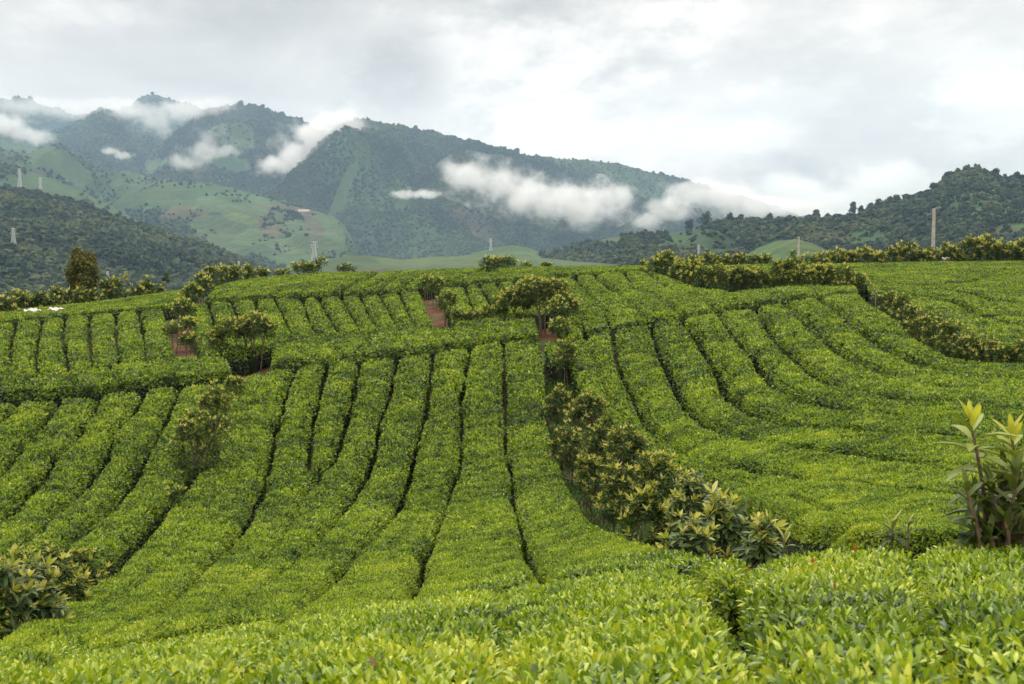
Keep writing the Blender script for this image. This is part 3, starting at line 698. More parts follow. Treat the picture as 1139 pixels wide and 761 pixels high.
bo = lambda c: [(q[0], q[1], (q[2] if len(q) > 2 else 1.0) * 1.2 + .2) for q in c]
m1, h1, h2, h3, h4, h5, h6, h7 = [bo(c) for c in (m1, h1, h2, h3, h4, h5, h6, h7)]
block([c0, m1, h1, h2, h3, h4, h5, h6, h7, h8], [1.2, 1.3, 1.4, 1.5, 1.6, 1.6, 1.6, 1.6, 1.5], [1, .2, .2, .2, .2, .2, .2, .2, .2], 'tea_hedge_row', lambda i, n: ['tea row along the right side of the shrub-filled path', 'broad tea row second to the right of the shrub-filled path', 'curving tea row third to the right of the shrub-filled path', 'curving tea row fourth to the right of the shrub-filled path',
      'curving tea row fifth to the right of the shrub-filled path', 'curving tea row sixth to the right of the shrub-filled path', 'curving tea row third below the right-hand shrub line', 'curving tea row second below the right-hand shrub line', 'curving tea row directly below the right-hand shrub line'][i],
      'tea rows curving across the right slope', gap=.12)
tea_row('tea_hedge_row', [(603, 379, .9), (606, 390, .9), (608, 402, .9)], [(630, 383, .7), (635, 392, .7), (640, 404, .7)], 1.2, 1.0, 'small dark-sided tea lobe blocking the top of the shrub-filled path', 'tea row', 'tea hedges beside the shrub path')
# block D, upper right
d0 = [(750, 297, .5), (850, 295, .5), (950, 294, .5), (1050, 292, .5), (1139, 288, .5), (1720, 285, .5)]
d1 = [(765, 311, 1), (850, 312, 1), (930, 311, 1.2), (986, 315, 1.6), (1010, 318, 2.0), (1036, 317, 2.2), (1076, 315, 2.3), (1100, 308, 1.6), (1139, 304, 1.6), (1720, 300, 1.2)]
d2 = [(962, 318, .6), (1010, 322, .3), (1050, 323, .4), (1089, 329, 1.7), (1108, 335, 1.5), (1139, 338, .6), (1720, 345, .5)]
d3 = [(970, 326, .6), (1030, 331, .3), (1068, 338, 1.2), (1086, 349, 1.4), (1115, 359, 1.1), (1139, 365, .5), (1720, 380, .5)]
d4 = [(982, 331, 1.2), (1014, 347, 1.4), (1045, 366, 1.6), (1075, 382, 1.6), (1139, 391, 1.2), (1720, 392, 1)]
block([d0, d1], .6, .5, 'tea_hedge_row', lambda i, n: 'wide tea band on the right skyline, in front of the tall pole', 'tea rows of the upper right', gap=.24)
block([d1[2:], d2, d3, d4], .6, .5, 'tea_hedge_row', lambda i, n: ['tea band just under the dark gap of the right skyline band', 'tea band at upper right with short stepped gaps', 'tea band directly above the right-hand shrub line'][i], 'tea rows of the upper right', gap=.24)

# foreground hedges
nf = [(-170, 775, .2), (-60, 745, .2), (60, 737, .2), (170, 708, .2), (235, 699, .2), (315, 692, .25), (450, 674, .3), (612, 650, .3), (690, 642, .1), (748, 634, .1)]
gapn = [(752, 634, 0.05), (785, 656, .1), (815, 688, .28), (832, 722, .22), (850, 765, 0), (858, 850, 0)]
def near_block():
    L0 = [(-170, 776, .2), (-230, 840, .2), (-340, 1000, .2)]
    cuts = [L0, [(60, 738, .1), (0, 800, .1), (-60, 960, .1)], [(315, 694, .05), (270, 760, .05), (240, 940, .05)], [(560, 660, .05), (560, 760, .05), (560, 930, .05)], gapn]
    block(cuts, [.15, .2, .28, .3], .3, 'tea_foreground_hedge', lambda i, n: ['foreground tea hedge spilling past the left bottom corner', 'foreground tea hedge in the bottom left, smallest leaves of the near hedges', 'foreground tea hedge in the bottom middle with fresh yellow-green flush',
          'foreground tea hedge left of the dark opening at the bottom'][i], 'near tea hedges along the bottom edge', gap=.16, young0=.10)
    r1 = [(880, 622, 1), (868, 640, .9), (852, 675, .9), (880, 730, 1), (905, 790, 1), (915, 850, 1)]
    r2 = [(1020, 612, .05), (1030, 680, .05), (1060, 760, .1), (1080, 860, .1)]
    r3 = [(1820, 598, .6), (2300, 690, .3), (2900, 860, .3)]
    r0 = [(757, 634, .1), (790, 653, .35), (822, 684, .8), (848, 722, 1), (868, 790, 1), (876, 850, 1)]
    rr0 = [(850, 626, .5), (828, 642, .1), (822, 684, .3), (840, 722, .25), (852, 765, 0), (860, 850, 0)]
    tea_row('tea_foreground_hedge', rr0, r2, 1.0, .3, 'foreground tea hedge right of the dark opening at the bottom, with two red leaves', 'tea row', 'near tea hedges along the bottom edge', gap=.12, young0=-.06)
    tea_row('tea_foreground_hedge', r2, r3, 1.0, .3, 'foreground tea hedge in the bottom right corner below the tall leafy plant', 'tea row', 'near tea hedges along the bottom edge', gap=.12, young0=-.06)
    tea_row('tea_foreground_hedge', [(752, 632, .1), (765, 634, .1), (790, 650, .3), (800, 655, .3)], [(850, 624, .5), (846, 629, .5), (838, 640, .5), (832, 650, .5)], .8, .5, 'small tea hedge lobe between the dark opening and the shrub path foot', 'tea row', 'near tea hedges along the bottom edge', gap=.1, young0=.06)
near_block()
print('LEAVES', LEAF_TOTAL)
# ------------------------------------------------------------------ hills and mountains
def hill_material(name, bumps=0.5, vor=0.004, stripes=0.0, sc_=0.05):
    m = bpy.data.materials.new(name); m.use_nodes = True; n, l = m.node_tree.nodes, m.node_tree.links
    p = n['Principled BSDF']; p.inputs['Roughness'].default_value = 0.95; p.inputs['Specular IOR Level'].default_value = 0.08
    at = nd(n, 'ShaderNodeAttribute', attribute_name='Col')
    g = nd(n, 'ShaderNodeNewGeometry')
    no = nd(n, 'ShaderNodeTexNoise'); no.inputs['Scale'].default_value = sc_; no.inputs['Detail'].default_value = 8; no.inputs['Roughness'].default_value = 0.6
    l.new(g.outputs['Position'], no.inputs['Vector'])
    v = nd(n, 'ShaderNodeTexVoronoi'); v.inputs['Scale'].default_value = vor; v.inputs['Randomness'].default_value = 0.9
    wv = nd(n, 'ShaderNodeVectorMath', operation='MULTIPLY_ADD'); l.new(no.outputs['Color'], wv.inputs[0]); wv.inputs[1].default_value = (60, 60, 0); l.new(g.outputs['Position'], wv.inputs[2])
    l.new(wv.outputs[0], v.inputs['Vector'])
    sp = nd(n, 'ShaderNodeSeparateColor'); l.new(v.outputs['Color'], sp.inputs[0])
    hs = nd(n, 'ShaderNodeHueSaturation'); l.new(at.outputs['Color'], hs.inputs['Color'])
    val = mth(n, l, 'MULTIPLY_ADD', no.outputs[0], 0.9, 0.35)
    val = mth(n, l, 'MULTIPLY_ADD', sp.outputs[0], 0.45, mth(n, l, 'SUBTRACT', val, 0.05))
    if stripes:
        w = nd(n, 'ShaderNodeTexWave'); w.inputs['Scale'].default_value = stripes; w.inputs['Distortion'].default_value = 2.5; w.inputs['Detail'].default_value = 2; w.inputs['Detail Scale'].default_value = 0.4
        mp = nd(n, 'ShaderNodeMapping'); mp.inputs['Rotation'].default_value = (0, 0.9, 0.6); l.new(g.outputs['Position'], mp.inputs[0]); l.new(mp.outputs[0], w.inputs['Vector'])
        val = mth(n, l, 'MULTIPLY_ADD', w.outputs['Fac'], 0.22, mth(n, l, 'SUBTRACT', val, 0.11))
    l.new(val, hs.inputs['Value'])
    l.new(mth(n, l, 'MULTIPLY_ADD', sp.outputs[1], 0.05, 0.475), hs.inputs['Hue'])
    l.new(hs.outputs[0], p.inputs['Base Color'])
    b = nd(n, 'ShaderNodeBump'); b.inputs['Strength'].default_value = bumps; b.inputs['Distance'].default_value = 6.0; l.new(no.outputs[0], b.inputs['Height']); l.new(b.outputs[0], p.inputs['Normal'])
    return m
FOREST = np.array([0.022, 0.042, 0.018]); FIELD = np.array([0.060, 0.092, 0.036]); SCRUB = np.array([0.040, 0.070, 0.025]); BROWN = np.array([0.115, 0.075, 0.05])
LAYERS = {}
def layer(name, sky, Yc, Yf, zf, fields=(), wild=0.0, amp=60, scale=600, pw=1.0, nu=320, nv=150, mat=None, base=FOREST, skyn=0.0, seed=0, back=0.6, spur=1.0):
    """a ridge whose crest follows the skyline points (px, py) at depth Yc (number or list of (px, Y)); it falls to depth Yf, height zf"""
    sky = np.array(sky, float)
    px = np.linspace(sky[0, 0], sky[-1, 0], nu)
    py = np.interp(px, sky[:, 0], sky[:, 1])
    for _ in range(max(1, nu // 160)):
        py[1:-1] = (py[:-2] + 2 * py[1:-1] + py[2:]) / 4
    fn = lambda q: (np.full(nu, float(q)) if np.isscalar(q) else np.interp(px, [a for a, _ in q], [b for _, b in q]))
    yc = fn(Yc); yf = fn(Yf)
    d = ray(px, py); zc = d[:, 2] * yc
    zc = zc + skyn * fbm(px / 9.0 + seed, px * 0 + seed, o=3)
    tv = np.concatenate([np.linspace(0, 1, nv), np.linspace(1, 1 + back, nv // 5)[1:]])
    T = tv[None]; Y = yf[:, None] + (yc - yf)[:, None] * T
    X = d[:, 0][:, None] * Y
    tt = np.minimum(T, 2 - T)
    Z = zf + (zc[:, None] - zf) * np.sign(tt) * np.abs(tt) ** pw
    env = np.clip(4 * T * (1 - T), 0, 1) ** 0.8
    n1 = ridged(X / scale + seed, Y / (scale * 2.2 * spur) + seed * 1.7, o=4) * 0.6 + 0.35 * fbm(X / scale * 2.5, Y / scale * 2.5 + seed, o=4)
    Z = Z + env * amp * n1
    front = T <= 1
    lim = (zc / yc)[:, None] * Y - (1 - T) * (yc - yf)[:, None] * 0.012
    Z = np.where(front & (T < 1) & (Z > lim), lim - 0.15 * np.abs(Z - lim), Z)
    V = np.stack([X, Y, Z], -1)
    ppx, ppy = project(V)
    # land cover: real plots of ground, located on the hill
    C = np.tile(base, (*X.shape, 1)).astype(float)
    fm = np.zeros(X.shape)
    if wild > 0:
        w = sstep(0.25 - wild, 0.45 - wild, fbm(X / scale * 1.1 + 31, Y / scale * 0.8 + seed, o=4) * 0.6 + 0.1)
        C = C * (1 - w[..., None]) + SCRUB * w[..., None]; fm = np.maximum(fm, w * 0.6)
    for (cx, cy, rx, ry, ang, colr, k) in fields:
        a = R(ang); dx, dy = ppx - cx, ppy - cy
        u = (dx * math.cos(a) + dy * math.sin(a)) / rx; v_ = (-dx * math.sin(a) + dy * math.cos(a)) / ry
        q = np.sqrt(u * u + v_ * v_) + 0.62 * fbm(X / scale * 3, Y / scale * 2.0 + cx, o=5)
        w = sstep(1.12, 0.92, q) * k
        C = C * (1 - w[..., None]) + np.asarray(colr) * w[..., None]; fm = np.maximum(fm, w)
    nu_, nt = X.shape
    i = np.arange(nu_ - 1)[:, None] * nt + np.arange(nt - 1)[None]
    Q = np.stack([i, i + nt, i + nt + 1, i + 1], -1).reshape(-1, 4)
    o = mesh_obj(name, V.reshape(-1, 3), [Q], mat, col=C.reshape(-1, 3), smooth=True)
    tag(o, kind='structure')
    LAYERS[name] = dict(V=V[:, :nv], ppx=ppx[:, :nv], ppy=ppy[:, :nv], fm=fm[:, :nv])
    return o
def on_layer(name, px, py):
    L = LAYERS[name]; q = (L['ppx'] - px) ** 2 + (L['ppy'] - py) ** 2
    return L['V'][np.unravel_index(np.argmin(q), q.shape)]

HILL = hill_material('hill_cover', 0.5)
FARM = hill_material('hill_terraces', 0.25, stripes=0.03, vor=0.009)
G2 = FIELD * 1.15; G3 = FIELD * 0.85; YG = np.array([0.09, 0.125, 0.035])
layer('mountain_back', [(-140, 112), (-60, 116), (0, 111), (30, 110), (50, 118), (80, 128), (110, 130), (140, 118), (160, 109), (172, 106), (186, 108), (205, 116), (230, 122), (260, 140), (300, 160)], 7200, 5600, 200, fields=[(50, 128, 18, 6, 20, SCRUB, .5)], amp=90, scale=700, mat=HILL, nu=240, nv=80, skyn=14, seed=3)
layer('mountain_pyramid', [(-160, 150), (-60, 150), (0, 141), (12, 142), (30, 150), (50, 152), (80, 138), (112, 121), (122, 123), (140, 134), (165, 150), (185, 160), (215, 185), (240, 200)], 5600, [(-160, 3600), (240, 3900)], 120, wild=0.12, fields=[(25, 165, 40, 8, 10, SCRUB, .9)], amp=95, scale=520, mat=HILL, nu=300, nv=110, skyn=8, seed=5)
layer('mountain_middle', [(120, 210), (150, 180), (175, 165), (200, 142), (218, 130), (240, 120), (265, 115), (285, 117), (300, 123), (315, 128), (332, 132), (350, 140), (375, 158), (395, 178), (420, 205)], 5200, 3600, 110, wild=0.12,
      fields=[(262, 150, 24, 11, 25, SCRUB * 1.1, .75), (258, 147, 12, 6, 20, BROWN * .6, .5), (170, 185, 22, 14, -30, SCRUB * 1.4, 1), (250, 182, 30, 8, 10, SCRUB * 1.2, .8)], amp=95, scale=480, mat=HILL, nu=320, nv=120, skyn=8, seed=9)
layer('mountain_long', [(250, 250), (285, 222), (305, 208), (322, 192), (340, 172), (356, 155), (374, 142), (390, 135), (405, 133), (425, 135), (460, 143), (500, 152), (540, 161), (575, 168), (590, 174), (620, 176), (640, 178), (690, 182), (720, 191), (760, 199), (800, 211), (850, 226), (900, 243), (960, 262)], [(250, 4300), (960, 5400)], [(250, 3000), (960, 3600)], -30, wild=0.03,
      fields=[(534, 252, 26, 12, 35, BROWN * .6, .7), (566, 236, 16, 7, 10, BROWN * .7, .6), (545, 236, 9, 9, 0, YG * .8, .6), (386, 205, 6, 30, 25, SCRUB * 1.3, .8), (425, 135, 16, 3, 5, SCRUB * 1.4, .8), (380, 262, 8, 10, 0, FIELD, .6)], amp=190, scale=640, mat=HILL, nu=620, nv=170, skyn=6, seed=14)
layer('hill_farmed_slopes', [(-160, 160), (-60, 160), (0, 164), (30, 172), (46, 163), (67, 160), (91, 176), (110, 192), (140, 190), (175, 200), (200, 205), (240, 215), (290, 222), (330, 225), (380, 250)], [(-160, 3700), (380, 3500)], 2300, -20, wild=0.3,
      fields=[(70, 182, 40, 14, 25, FIELD * .9, .8), (165, 200, 50, 14, 8, FIELD * .8, .7), (20, 190, 40, 8, 30, FIELD * .8, .7), (60, 205, 18, 5, 30, BROWN * .7, .6), (190, 222, 50, 14, -5, SCRUB, .8), (300, 215, 40, 8, 0, SCRUB * 1.1, .7)], amp=75, scale=380, mat=HILL, nu=360, nv=130, skyn=4, seed=21)
layer('hill_field_dome', [(90, 268), (118, 235), (130, 222), (158, 209), (190, 202), (225, 203), (253, 208), (275, 214), (302, 222), (322, 229), (344, 233), (372, 241), (384, 252), (392, 266), (400, 285)], 3100, 2250, -52, wild=0.25,
      fields=[(295, 258, 88, 30, 8, FIELD * .95, 1), (345, 258, 40, 20, 0, FIELD * 1.0, 1), (205, 238, 24, 5, 0, BROWN * .65, .6), (315, 235, 30, 6, 8, BROWN * .6, .8), (275, 244, 22, 5, 15, YG, .8), (302, 256, 12, 12, 0, BROWN * .7, .7), (322, 243, 6, 3, 10, BROWN * 1.2, .9), (350, 255, 6, 14, -30, BROWN * .6, .6),
              (185, 220, 60, 13, -8, SCRUB * .9, .9), (265, 268, 30, 5, 0, FIELD * .8, .9), (240, 238, 8, 2, 0, FOREST * .8, .9)], amp=28, scale=300, pw=0.9, mat=FARM, nu=360, nv=140, skyn=0, seed=33)
layer('ridge_pylons', [(-160, 165), (-60, 172), (0, 181), (15, 184), (30, 190), (48, 196), (70, 204), (88, 212), (123, 229), (155, 247), (183, 261), (215, 276), (260, 292), (300, 304)], 2500, 1900, -30, wild=0.35,
      fields=[(40, 207, 36, 10, 22, FIELD * .9, 1), (100, 232, 40, 5, 28, FIELD * .8, .9), (80, 203, 10, 4, 30, BROWN * .7, .7), (150, 258, 34, 6, 25, FIELD * .8, .8)], amp=18, scale=220, mat=HILL, nu=300, nv=80, skyn=0, seed=41)
layer('ridge_forest', [(-200, 205), (-60, 206), (0, 210), (35, 213), (63, 220), (98, 228), (123, 240), (158, 250), (193, 262), (228, 272), (263, 287), (291, 300), (330, 312), (380, 320)], [(-200, 1500), (380, 1750)], [(-200, 560), (380, 900)], -44, wild=0.05,
      fields=[(26, 292, 4, 16, -35, BROWN, .9), (10, 305, 30, 16, 0, SCRUB * .9, .9), (100, 291, 34, 5, 0, SCRUB * 1.2, .9), (155, 302, 40, 7, 5, SCRUB * 1.0, .8), (220, 300, 30, 4, 15, SCRUB * 1.1, .8), (30, 253, 5, 5, 0, BROWN, .5)], amp=16, scale=180, mat=HILL, nu=300, nv=120, skyn=0, seed=55)
layer('green_knolls', [(250, 320), (290, 308), (306, 303), (333, 293), (360, 289), (385, 285), (405, 284), (425, 286), (445, 289), (480, 286), (510, 285), (540, 282), (575, 284), (640, 291), (720, 296), (800, 300)], 1500, 1000, -48, fields=[(415, 303, 22, 4, 5, BROWN * .7, .5), (470, 292, 30, 5, 0, G2, .4)], amp=6, scale=140, mat=FARM, base=G3 * 1.1, nu=260, nv=70, seed=61, pw=.8)
layer('green_cone_hill', [(480, 296), (512, 286), (535, 279), (552, 275), (570, 273), (590, 276), (606, 283), (625, 279), (645, 272), (665, 268), (682, 264), (696, 263), (710, 268), (722, 276), (736, 288), (760, 300)], [(480, 1900), (760, 1700)], 1250, -48, fields=[(640, 283, 40, 10, -12, SCRUB * .75, .95), (620, 290, 30, 5, 0, SCRUB * .8, .7)], amp=7, scale=160, mat=FARM, base=G3 * 1.1, nu=260, nv=80, seed=67, pw=.9)
layer('hill_right', [(690, 264), (715, 260), (740, 259), (765, 258), (780, 252), (800, 247), (820, 246), (863, 245), (908, 243), (935, 243), (950, 240), (968, 234), (996, 224), (1015, 218), (1031, 214), (1045, 205), (1058, 195), (1069, 189), (1090, 188), (1111, 195), (1139, 198), (1220, 206), (1330, 205)], [(690, 1500), (860, 1500), (1330, 1400)], [(690, 900), (1330, 760)], -46, wild=0.02,
      fields=[(785, 272, 50, 14, 6, FIELD * .75, .95), (770, 262, 22, 5, 0, SCRUB, .8), (968, 266, 28, 8, -4, SCRUB * 1.35, .95), (935, 262, 18, 7, 0, BROWN * .55, .7), (1112, 258, 34, 7, -4, SCRUB * 1.2, .9), (1120, 258, 20, 3, 0, BROWN * .7, .7), (860, 272, 24, 5, 0, SCRUB * 1.1, .8)], amp=26, scale=200, mat=HILL, nu=360, nv=120, skyn=0, seed=73)
layer('green_round_hill', [(800, 300), (825, 286), (845, 275), (865, 268), (885, 266), (905, 271), (925, 281), (945, 292), (965, 302)], 900, 640, -46, amp=3, scale=90, mat=FARM, base=G3 * 1.05, nu=120, nv=60, seed=81, pw=.8, fields=[(885, 280, 20, 4, 0, SCRUB * .8, .6)])

# crowns: lumpy little tree heads, all merged (nobody could count them)
def ico(sub):
    import bmesh
    bm = bmesh.new(); bmesh.ops.create_icosphere(bm, subdivisions=sub, radius=1.0)
    V = np.array([v.co[:] for v in bm.verts]); Fc_ = np.array([[v.index for v in f.verts] for f in bm.faces]); bm.free()
    return V, Fc_
ICO1 = ico(1); ICO2 = ico(2)
def crown_variants(k, base, spike):
    out = []
    for i in range(k):
        V = base[0]; n = fbm(V[:, 0] * 1.7 + 9 * i, V[:, 1] * 1.7, V[:, 2] * 1.7, o=3)
        V = V * (1 + spike * n)[:, None]; V = V * np.array([1, 1, 0.85])
        out.append(V)
    return out
CV1 = crown_variants(12, ICO1, 0.55); CV2 = crown_variants(14, ICO2, 0.62)
CPAL = np.array([[0.009, 0.018, 0.013], [0.017, 0.031, 0.019], [0.029, 0.047, 0.024], [0.050, 0.072, 0.030], [0.085, 0.097, 0.040]])
def forest(name, lay, count, size, reg=None, fine=False, thin=1.0, pal=1.0, sizevar=0.45, skyline_boost=True):
    L = LAYERS[lay]; nu, nt = L['ppx'].shape
    got = 0; P = []; S = []
    # visible cells only matter on the near side: sample by apparent area
    V = L['V']; a_ = (L['ppx'][1:, :-1] - L['ppx'][:-1, :-1]) ; b_ = L['ppy'][:-1, 1:] - L['ppy'][:-1, :-1]
    w = np.abs(a_ * b_) + 0.15 * np.abs(a_)
    w = w * (1 - np.clip(L['fm'][:-1, :-1] * 1.25, 0, 1) * thin)
    if reg is not None:
        m = np.zeros(w.shape, bool)
        for (x0, y0, x1, y1) in reg: m |= (L['ppx'][:-1, :-1] > x0) & (L['ppx'][:-1, :-1] < x1) & (L['ppy'][:-1, :-1] > y0) & (L['ppy'][:-1, :-1] < y1)
        w = w * m
    w = w * ((L['ppx'][:-1, :-1] > -60) & (L['ppx'][:-1, :-1] < 1200))
    w = w / w.sum(); idx = RNG.choice(w.size, count, p=w.ravel())
    i, j = np.unravel_index(idx, w.shape); fi, fj = RNG.random(count)[:, None], RNG.random(count)[:, None]
    P = (V[i, j] * (1 - fi) + V[np.minimum(i + 1, nu - 1), j] * fi) * (1 - fj) + (V[i, np.minimum(j + 1, nt - 1)] * (1 - fi) + V[np.minimum(i + 1, nu - 1), np.minimum(j + 1, nt - 1)] * fi) * fj
    s = size * (0.6 + sizevar * 2 * RNG.random(count) ** 1.8)
    base, CV = (ICO2, CV2) if fine else (ICO1, CV1)
    vs = []; fs = []; cs = []; n = 0
    var = RNG.integers(0, len(CV), count); rot = RNG.random(count) * 6.283
    tone = np.clip(0.5 + 0.5 * fbm(P[:, 0] / (size * 12), P[:, 1] / (size * 12), o=2) + RNG.normal(size=count) * (0.36 if fine else 0.22), 0, 1) * 3.6
    ti = np.clip(tone.astype(int), 0, 3); tf = (tone - ti)[:, None]; colr = (CPAL[ti] * (1 - tf) + CPAL[ti + 1] * tf) * pal
    for k in range(len(CV)):
        q = np.where(var == k)[0]
        if not len(q): continue
        B = CV[k][None] * s[q][:, None, None] * 0.5 * np.stack([np.ones(len(q)), np.ones(len(q)), 0.85 + 0.5 * RNG.random(len(q))], 1)[:, None]
        c, d = np.cos(rot[q])[:, None], np.sin(rot[q])[:, None]
        X = B[..., 0] * c - B[..., 1] * d; Y = B[..., 0] * d + B[..., 1] * c
        W = np.stack([X + P[q][:, 0:1], Y + P[q][:, 1:2], B[..., 2] + P[q][:, 2:3] + 0.32 * s[q][:, None]], -1)
        nb = B.shape[1]
        vs.append(W.reshape(-1, 3)); cs.append(np.repeat(colr[q], nb, 0) * (0.85 + 0.3 * RNG.random((len(q) * nb, 1))))
        fs.append((base[1][None] + (np.arange(len(q)) * nb)[:, None, None]).reshape(-1, 3) + n); n += len(q) * nb
    o = mesh_obj(name, np.concatenate(vs), [np.concatenate(fs)], CROWN, col=np.concatenate(cs), smooth=False)
    return o
tag(forest('mountain_forest', 'mountain_long', 52000, 8.5), 'dark forest covering the long sloping mountain', 'forest', kind='stuff')
tag(forest('mountain_forest', 'mountain_middle', 14000, 10.5), 'forest on the middle peak between the low clouds', 'forest', kind='stuff')
tag(forest('mountain_forest', 'mountain_pyramid', 12000, 11), 'forest on the pyramid-shaped peak at left', 'forest', kind='stuff')
tag(forest('mountain_forest', 'mountain_back', 3500, 17), 'forest on the highest peak behind the clouds', 'forest', kind='stuff')
tag(forest('slope_woods', 'hill_farmed_slopes', 6500, 9), 'scattered woods on the farmed slopes at left', 'woodland', kind='stuff')
tag(forest('slope_woods', 'hill_field_dome', 2600, 7), 'woods and hedges round the fields of the domed hill', 'woodland', kind='stuff')
tag(forest('slope_woods', 'ridge_pylons', 2600, 7.5), 'woods on the ridge with the two lattice masts', 'woodland', kind='stuff')
tag(forest('ridge_woodland', 'ridge_forest', 12000, 6.2, fine=True, thin=.85), 'dense dark forest on the nearer left ridge', 'forest', kind='stuff')
tag(forest('hill_woodland', 'hill_right', 14000, 5.4, fine=True, thin=.92), 'dense forest covering the right-hand hill', 'forest', kind='stuff')
tag(forest('knoll_thicket', 'green_cone_hill', 420, 6.5, reg=[(600, 270, 700, 296)], fine=True, thin=0), 'scrubby thicket between the two smooth green hills', 'thicket', kind='stuff')

# ------------------------------------------------------------------ haze over the whole valley
def build_haze(dens=7.4e-5):
    a = Acc(); a.box((0, 3900, 550), (15000, 9400, 1460), (1, 1, 1))
    m = bpy.data.materials.new('haze_air'); m.use_nodes = True; n, l = m.node_tree.nodes, m.node_tree.links
    n.clear(); out = nd(n, 'ShaderNodeOutputMaterial'); pv = nd(n, 'ShaderNodeVolumePrincipled')
    pv.inputs['Color'].default_value = (0.52, 0.74, 1.0, 1); pv.inputs['Density'].default_value = dens; pv.inputs['Anisotropy'].default_value = 0.15
    l.new(pv.outputs[0], out.inputs['Volume'])
    o = a.build('haze', m); tag(o, 'thin even haze filling the valley air', 'haze', kind='stuff')
build_haze()
# ------------------------------------------------------------------ shade shrubs with pale young tips
DARK = np.array([[0.026, 0.048, 0.014], [0.044, 0.084, 0.020], [0.076, 0.128, 0.028], [0.13, 0.18, 0.040]])
PALE = np.array([[0.20, 0.25, 0.04], [0.34, 0.36, 0.07], [0.50, 0.47, 0.15], [0.60, 0.54, 0.28]])
def pick(pal, n, lo=0.0, hi=1.0):
    k = (lo + (hi - lo) * RNG.random(n)) * (len(pal) - 1.001); i = k.astype(int); f = (k - i)[:, None]
    return pal[i] * (1 - f) + pal[i + 1] * f
def rosettes(T, D, L, nd_=9, ny=4, pale=(0.0, 1.0), detail=0, dark=(0, 1)):
    """whorls of leaves round the twig tips T with directions D; returns (dark leaves), (young leaves)"""
    n = len(T); D = unit(D)
    ref = np.where(np.abs(D[:, 2:3]) < 0.9, np.array([[0, 0, 1.0]]), np.array([[1.0, 0, 0]])); U = unit(np.cross(D, ref)); W = np.cross(D, U)
    def whorl(k, t0, t1, ls, back, wf, curl):
        a = (np.arange(k)[None] * 2.39996 + RNG.random((n, 1)) * 6.28 + RNG.normal(size=(n, k)) * 0.25)
        tilt = t0 + (t1 - t0) * (np.arange(k)[None] + RNG.random((n, k))) / k
        rd = np.cos(a)[..., None] * U[:, None] + np.sin(a)[..., None] * W[:, None]
        ax = D[:, None] * np.cos(tilt)[..., None] + rd * np.sin(tilt)[..., None]
        nr = D[:, None] * np.sin(tilt)[..., None] - rd * np.cos(tilt)[..., None]
        P = T[:, None] - D[:, None] * (back * (np.arange(k)[None] / k))[..., None] * L[:, None, None]
        Ls = (L[:, None] * ls * (0.75 + 0.5 * RNG.random((n, k)))).ravel()
        return P.reshape(-1, 3), ax.reshape(-1, 3), nr.reshape(-1, 3), Ls, Ls * wf, curl
    P, ax, nr, Ls, Ws, cu = whorl(nd_, 0.85, 1.95, 1.0, 0.9, 0.30, 0.35)
    a = leaves(P, ax, nr, Ls, Ws, pick(DARK, len(P), *dark), curl=cu, fold=0.15, detail=detail)
    P, ax, nr, Ls, Ws, cu = whorl(ny, 0.2, 1.0, 0.88, 0.0, 0.31, 0.1)
    b = leaves(P, ax, nr, Ls, Ws, pick(PALE, len(P), *pale), curl=cu, fold=0.2, detail=detail)
    return a, b
